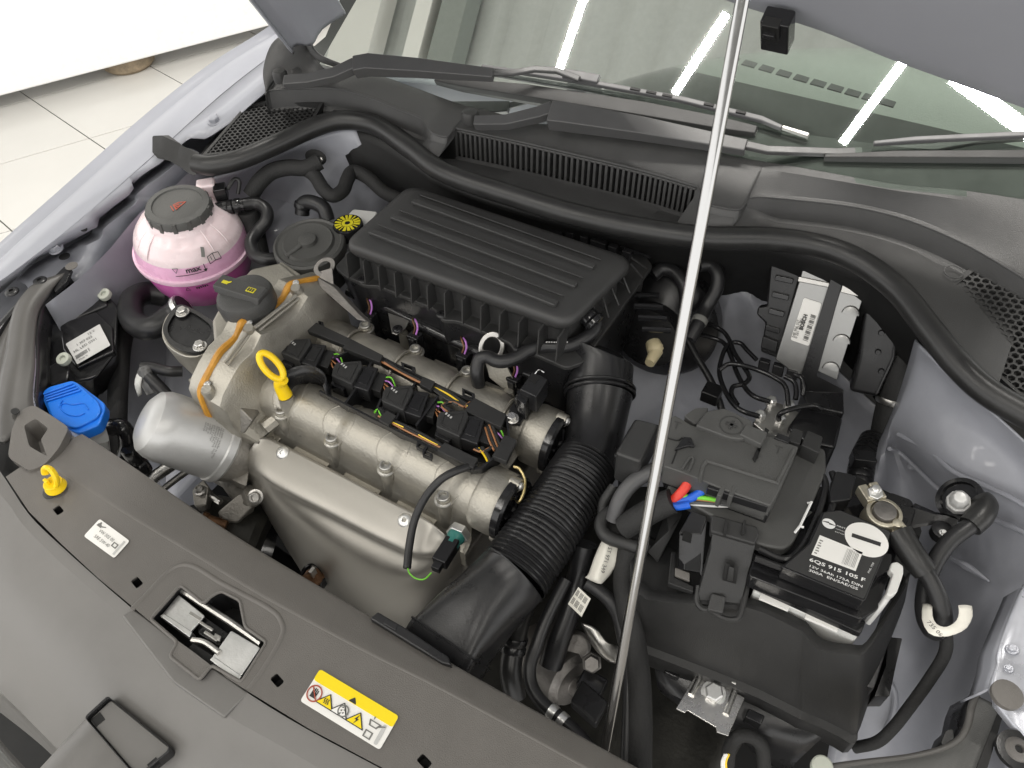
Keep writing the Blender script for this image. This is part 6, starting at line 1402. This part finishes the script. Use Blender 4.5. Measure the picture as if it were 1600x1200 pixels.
MB().tube(L('1020,535,-.04 1024,546,-.042 1030,552,-.045'), [.010, .012, .009], 12).build('elbow', 'cream', t); MB().tube(L('1026,548,-.042 1018,562,-.042 1015,568,-.042'), [.009, .0075, .0065], 12).build('spout', 'cream', t)

# ------------------------------------------------------------------ the dark corner between duct, rod and battery
hose('884,905,-.06 866,940,-.07 850,975,-.08 838,1010,-.09 828,1040,-.095 830,1070,-.10 846,1097,-.10 875,1122,-.10 905,1150,-.10 935,1185,-.10', .0072, 'black heater hose curving down between the duct and front panel', bands=((.74, 'zinc'), (.80, 'zinc')))
hose('818,950,-.09 810,975,-.10 802,1015,-.12 798,1050,-.13 805,1090,-.15', .0125, 'wide grey rubber hose under the duct mouth', 'rubber', bands=((.42, 'satin_black'), (.50, 'satin_black')))
hose('915,850,-.05 904,900,-.08 890,950,-.10 872,1000,-.12 860,1040,-.14', .0135, 'thick black pipe with barcode sticker beside the duct', 'satin_black', 'pipe', 'pipe')
pp = [o for o in bpy.data.objects if o.get('label') == 'thick black pipe with barcode sticker beside the duct'][0]
q = L('905,916,-.062 924,934,-.064 910,962,-.075 889,942,-.075'); MB().prism([p + V((.001, -.004, .006)) for p in q], .001).build('barcode_sticker', 'pale_tag', pp)
b = MB()
for k in range(14):
    if k % 5 != 3:
        for r0, r1 in ((.12, .42), (.55, .88)):
            f = .08 + k * .062; g = lambda a, c_: q[0].lerp(q[1], a).lerp(q[3].lerp(q[2], a), c_) + V((.001, -.004, .0066)); b.face([g(f, r0), g(f + .03, r0), g(f + .03, r1), g(f, r1)])
b.build('barcode', 'ink', pp)
t = thing('paper_tag', 'crumpled white paper tag hanging on the loom beside the duct', 'tag', P(940, 880, -.04))
MB().patch([L('942,842,-.03 950,846,-.026 960,848,-.03 967,852,-.034'), L('930,868,-.035 942,872,-.030 954,876,-.036 962,880,-.04'), L('920,896,-.045 932,902,-.040 942,904,-.046 956,894,-.05'), L('914,902,-.05 926,908,-.048 938,912,-.05 944,908,-.055')], 4).build('sheet', 'pale_tag', t, solid=.0005)
b = MB(); mb_text('1ST 971 349', P(952, 850, -.024), P(938, 895, -.034) - P(952, 850, -.024), UX, .0062, mb=b); b.build('lettering', 'ink', t)
hose('916,910,-.055 934,922,-.058 952,938,-.06 966,962,-.07 974,995,-.08 984,1040,-.09 984,1100,-.10 980,1210,-.11', .0075, 'black cable running down behind the chrome rod')
hose('985,850,-.03 976,900,-.05 980,950,-.06 990,1000,-.08 998,1060,-.09 1000,1130,-.10 998,1230,-.11', .0125, 'taped vertical loom between the rod and battery tray', 'cloth_tape', 'wiring_loom', 'loom')
tag(MB().patch([L('908,973,-.09 925,978,-.088 935,985,-.09'), L('918,995,-.10 935,1003,-.094 950,1004,-.095'), L('930,1014,-.11 945,1024,-.104 966,1010,-.10'), L('945,1030,-.115 958,1036,-.112 966,1036,-.11')], 4).build('foil_tag', 'plain_steel', solid=.0006), 'dark glossy foil tag hanging beside the starter', 'tag')
tag(MB().prism(L('990,1105,-.12 1005,1112,-.12 1015,1128,-.12 990,1142,-.12'), .002).build('foil_tag', 'bright_steel', bevel=.0005), 'small bright foil patch right of the rod, low in the bay', 'foil patch')
t = thing('starter_motor', 'dull metal starter motor low between the rod and hoses', 'starter motor', P(890, 1060, -.18))
sa = V((.9, -.25, .25)).normalized(); sc0 = P(870, 1045, -.19)
MB().lathe(sc0, sa, [(.030, -.05), (.034, -.04), (.034, .022), (.030, .026), (.028, .03), (.012, .032), (.012, .05), (.008, .052), (.008, .07)], 32).build('body', 'grey_iron', t, bevel=.001)
MB().lathe(P(925, 1035, -.15), V((.2, -.5, 1)), [(.012, 0), (.012, .006), (.009, .008), (.009, .02)], 6).build('terminal_nut', 'grey_iron', t, bevel=.001)
MB().lathe(P(900, 1010, -.16), V((.3, -.3, 1)), [(.018, -.03), (.018, .0), (.014, .004)], 24).build('solenoid', 'grey_iron', t, bevel=.002)
MB().box(P(925, 1070, -.16), (.015, .012, .01)).build('plug', 'gloss_black', t, bevel=.003); MB().box(P(920, 1100, -.15), (.02, .014, .01), (sa, UY, UZ)).build('plug', 'satin_black', t, bevel=.003)
t = thing('gearbox_housing', 'dark gearbox housing at the bottom of the bay', 'gearbox', V((-.15, .45, -.35)))
MB().prism([V((-.3, .25, -.24)), V((.02, .22, -.24)), V((.06, .55, -.24)), V((-.2, .62, -.24)), V((-.31, .5, -.24))], .2, .04).build('housing', 'dark_iron', t, bevel=.02)
t = thing('battery_bracket', 'bright steel battery hold-down bracket with a hex bolt', 'bracket', P(1110, 1085, -.14))
def bz(s_): return L(s_, -.139)
MB().prism(bz('1090,1036 1150,1066 1150,1082 1164,1090 1138,1150 1120,1144 1118,1136 1074,1110 1070,1114 1056,1107 1086,1056'), .003).build('plate', 'bright_steel', t, bevel=.0008)
MB().prism(L('1092,1030 1128,1048 1126,1056 1130,1060 1134,1052 1152,1062 1150,1070 1090,1041', -.128), .009).build('bracket_lip', 'bright_steel', t, bevel=.001)
for s_ in ('1094,1058 1080,1086', '1148,1080 1134,1116'): MB().tube(L(s_, -.138), .0035, 10, smooth=False).build('pressed_rib', 'bright_steel', t)
bolt(P(1115, 1083, -.138), .014, t, V((0, -.1, 1)), 'hex', 'zinc')
MB().prism(L('1066,1022 1084,1030 1080,1044 1062,1036', -.15), .01).build('backing_plate', 'sticker_grey', t)
# lower right: loops of loom and the near carrier arm
hose('1136,1200,-.2 1140,1170,-.17 1152,1152,-.15 1172,1150,-.15 1190,1166,-.16 1194,1200,-.18', .0075, 'twisted black loom loop at the bottom edge of the bay', 'cloth_tape', 'wiring_loom', 'loom')
t = thing('loose_wires', 'white and yellow loose wires at the bottom edge', 'wires', P(1136, 1185, -.15))
for dx, m in ((0, 'sticker_white'), (3, 'yellow'), (-3, 'sticker_white')): MB().tube(L(f'{1136+dx},1178,-.15 {1131+dx},1192,-.155 {1134+dx},1215,-.17'), .0014, 6).build('wire', m, t)
t = thing('carrier_arm', 'grey metal carrier arm in the lower right corner of the bay', 'bracket', P(1500, 1150, -.05))
MB().patch([L('1285,1205,-.06 1350,1196,-.058 1420,1188,-.054 1470,1176,-.05 1500,1160,-.046 1516,1135,-.042 1522,1105,-.038 1528,1088,-.034'), L('1285,1222,-.06 1360,1212,-.056 1430,1204,-.05 1480,1196,-.046 1516,1180,-.042 1532,1150,-.038 1540,1118,-.034 1544,1096,-.03'), L('1290,1290,-.06 1380,1280,-.056 1450,1270,-.05 1500,1262,-.046 1530,1230,-.042 1548,1180,-.038 1556,1140,-.034 1560,1108,-.03')], 4).build('arm', 'cap_dark_grey', t, solid=.004)
MB().tube(L('1290,1200,-.058 1350,1192,-.056 1420,1184,-.052 1470,1172,-.048 1498,1157,-.044 1512,1134,-.04 1518,1105,-.036 1526,1086,-.032'), .0034, 12).build('rolled_edge', 'arm_grey', t)
MB().patch([[p, p + V((-.004, .004, -.05))] for p in L('1290,1200,-.062 1350,1192,-.06 1420,1184,-.056 1470,1172,-.052 1498,1157,-.048 1512,1134,-.044 1518,1105,-.04 1526,1086,-.036')], 3, 1).build('arm_flange', 'satin_black', t, solid=.003)
MB().prism(L('1478,1140,-.05 1490,1138,-.05 1492,1158,-.05 1476,1168,-.05 1470,1160,-.05'), .03, .003).build('rubber_block', 'rubber', t, bevel=.002)
MB().lathe(P(1284, 1198, -.052), UZ, [(.0095, -.004), (.0095, .003), (.008, .0045), (.0001, .005)], 24).build('pale_cap', 'bush', t)
t = thing('wing_rail', 'shiny pale painted wing rail with bolts along the lower right edge', 'body rail', P(1570, 1050, 0))
MB().patch([L('1660,880,.045 1640,960,.03 1640,1040,.02 1660,1120,.01 1680,1220,.0'), L('1612,905,.035 1596,950,.025 1590,1010,.012 1590,1080,.002 1600,1160,-.01 1600,1230,-.02'), L('1600,915,.03 1560,1012,.008 1556,1040,.002 1545,1075,-.008 1552,1105,-.016 1530,1215,-.03')], 4).build('flange', 'silver_paint', t, solid=.002)
MB().patch([[p, p + V((-.006, 0, -.03))] for p in L('1600,915,.03 1560,1012,.008 1556,1040,.002 1545,1075,-.008 1530,1082,-.012')], 3, 1).build('flange_edge', 'paint', t, solid=.002)
MB().prism(L('1561,1110 1566,1122 1540,1210 1522,1210', -.017), .002).build('slot', 'deep_black', t)
MB().lathe(P(1574, 1085, .012), UZ, [(.0130, -.004), (.0130, .001), (.012, .0015)], 28).build('body_plug', 'slam_plastic', t)
c_ = P(1590, 1172, -.008); MB().lathe(c_, UZ, [(.017, -.004), (.017, .001), (.013, .0015)], 28).build('bolt_seat', 'satin_black', t); bolt(c_ + UZ * .002, .011, t, UZ, 'torx', 'grey_iron')
bolt(P(1582, 1014, .014), .005, t, V((-.3, 0, 1)), 'hex', 'silver_paint'); bolt(P(1576, 1044, .008), .004, t, V((-.3, 0, 1)), 'hex', 'silver_paint')

# ------------------------------------------------------------------ chrome prop rod
r0, r1 = P(936, 1222, -.085), PD(1160, 0, .505); d = (r1 - r0).normalized()
MB_ = MB(); MB_.tube([r0, r0.lerp(r1, .5), r1 + d * .16], .0046, 18, smooth=False)
tag(MB_.build('bonnet_prop_rod', 'chrome'), 'thin chrome prop rod standing across the bay to hold the bonnet up', 'prop rod')

# ------------------------------------------------------------------ bonnet seen from below
t = thing('bonnet', 'raised grey painted bonnet whose rear edge shows above the windscreen', 'bonnet', P(1500, 90, .28))
HD = V((0, -.50, .866)).normalized(); xc = -.42
edge_px = [V((-.93, .815, .215)), V((-.90, .84, .25)), V((-.80, .865, .285)), V((-.6, .88, .325)), V((-.42, .885, .335))] + [P(1100, -26, .365), P(1180, -4, .36), P(1290, 30, .35), P(1400, 74, .34), P(1500, 110, .33), P(1600, 146, .32), P(1720, 190, .30)]
ed = crom(edge_px, 4)
def low_face(s_): return [p + HD * s_ + V((0, -.004, -.006)) * (1 if 0 < s_ < .8 else 0) for p in ed]
MB().patch([[p + V((0, .012, .006)) for p in ed], ed, low_face(.03), low_face(.30), low_face(.60), low_face(.86)], 1).build('underside_panel', 'paint', t, solid=-.012, ang=30)
sd = [V((-.99, .80, .20)), V((-.985, .80, .20))]
MB().tube([p + HD * .012 + V((0, -.004, -.004)) for p in ed], .0035, 8, smooth=False).build('hem', 'paint', t)
l0 = P(452, 72, .20); l1 = P(395, 0, .30); ld = (l1 - l0).normalized()
MB().patch([[l0 + ld * s_ + V((.0, .004, -.006)), l0 + ld * s_ , l0 + ld * s_ + V((.010, .006, .006)), l0 + ld * s_ + V((.030, .014, .006)), l0 + ld * s_ + V((.05, .022, .03)), l0 + ld * s_ + V((.09, .035, .055))] for s_ in (-.01, .02, .08, .16, .30, .60)], 3).build('flange', 'paint', t, solid=.004)
bs = P(1215, 48, .345)
MB().box(bs, (.015, .010, .023), (UX, HD.cross(UX), HD)).build('buffer_block', 'gloss_black', t, bevel=.002)
MB().box(bs + V((-.003, -.013, .006)), (.009, .006, .012), (UX, HD.cross(UX), HD)).build('buffer_window', 'deep_black', t, bevel=.001)
MB().box(bs + V((-.003, -.016, .004)), (.006, .006, .003), (UX, HD.cross(UX), HD)).build('buffer_step', 'satin_black', t, bevel=.001)

# ------------------------------------------------------------------ wipers
def wp(px, py, up): return on_ws(px, py, up)
def strip(rows, nm, m, par, bev=.0015):
    """rows of (px, py, up, half width, height): a bar that follows the glass"""
    pts = [wp(a, b_, u_) for a, b_, u_, w, h_ in rows]; rg_ = []
    for i, (a, b_, u_, w, h_) in enumerate(rows):
        d_ = (pts[min(i + 1, len(pts) - 1)] - pts[max(0, i - 1)]).normalized(); s_ = WN.cross(d_).normalized()
        rg_.append([pts[i] - s_ * w - WN * h_, pts[i] + s_ * w - WN * h_, pts[i] + s_ * w * .8, pts[i] - s_ * w * .8])
    return MB().loft(rg_).build(nm, m, par, bevel=bev)
t = thing('wiper', 'black wiper with its pivot in the far corner of the scuttle', 'wiper', P(440, 124, .165))
a0 = P(440, 124, .175)
MB().lathe(P(440, 126, .160), UZ, [(.011, 0), (.011, .012), (.009, .016), (.0001, .017)], 24).build('pivot_cap', 'matte_black', t)
up = lambda p: (p - WO).dot(WN)
def arm_rows(sp_): return [(a, b_, up(P(a, b_, z)), w, h_) for a, b_, z, w, h_ in sp_]
strip(arm_rows([(442, 124, .178, .010, .01), (480, 121, .182, .010, .012), (520, 112, .188, .011, .012), (552, 97, .198, .012, .012)]), 'arm_root', 'arm_black', t)
strip(arm_rows([(550, 98, .200, .016, .016), (572, 94, .203, .016, .016), (650, 100, .202, .0135, .014), (770, 113, .200, .009, .010)]), 'arm', 'arm_black', t)
strip(arm_rows([(768, 112, .199, .005, .005), (800, 112, .199, .005, .005), (835, 106, .203, .005, .005), (870, 108, .204, .005, .005), (905, 122, .198, .005, .005)]), 'arm_rod', 'arm_black', t)
strip([(678, 124, .006, .002, .008), (720, 128, .008, .008, .012), (820, 140, .010, .012, .014), (1000, 168, .010, .013, .014), (1120, 190, .009, .011, .012), (1182, 202, .006, .007, .010)], 'blade_spoiler', 'matte_black', t)
strip([(752, 102, .010, .003, .006), (905, 124, .012, .004, .006), (1060, 152, .012, .0045, .006), (1190, 184, .011, .0045, .006), (1222, 198, .010, .0035, .006)], 'blade_rail', 'rail_grey', t)
strip([(1222, 197, .010, .003, .005), (1264, 210, .009, .0035, .006)], 'blade_tip', 'plain_steel', t)
for x_, y_ in ((915, 124), (985, 136), (1010, 141), (1035, 146), (1100, 160), (1150, 172)): strip([(x_, y_ + 1, .0135, .002, .002), (x_ + 15, y_ + 4, .0135, .002, .002)], 'rail_slot', 'deep_black', t, 0)
strip([(880, 112, .016, .008, .008), (935, 122, .016, .008, .008)], 'blade_clip', 'rail_grey', t)
t = thing('wiper', 'long black wiper with its pivot beside the slotted grille', 'wiper', P(737, 186, .16))
MB().lathe(P(736, 190, .150), UZ, [(.0125, 0), (.0125, .012), (.010, .016), (.0001, .017)], 24).build('pivot_cap', 'matte_black', t)
strip(arm_rows([(740, 187, .166, .009, .012), (790, 186, .170, .010, .012), (840, 174, .178, .011, .012), (862, 166, .184, .012, .012)]), 'arm_root', 'arm_black', t)
strip(arm_rows([(858, 172, .186, .019, .018), (878, 174, .187, .019, .018), (1000, 194, .186, .0155, .015), (1166, 226, .184, .010, .011)]), 'arm', 'arm_black', t)
strip(arm_rows([(1164, 224, .183, .006, .006), (1200, 232, .182, .006, .006), (1310, 236, .182, .006, .006), (1460, 229, .186, .006, .006), (1530, 216, .192, .006, .006), (1640, 208, .194, .006, .006)]), 'arm_rod', 'arm_black', t)
strip([(1288, 243, .008, .003, .01), (1400, 240, .010, .006, .012), (1640, 240, .010, .007, .012)], 'blade_spoiler', 'matte_black', t)
strip([(1365, 222, .012, .003, .006), (1430, 216, .014, .004, .006), (1640, 206, .014, .0045, .006)], 'blade_rail', 'rail_grey', t)
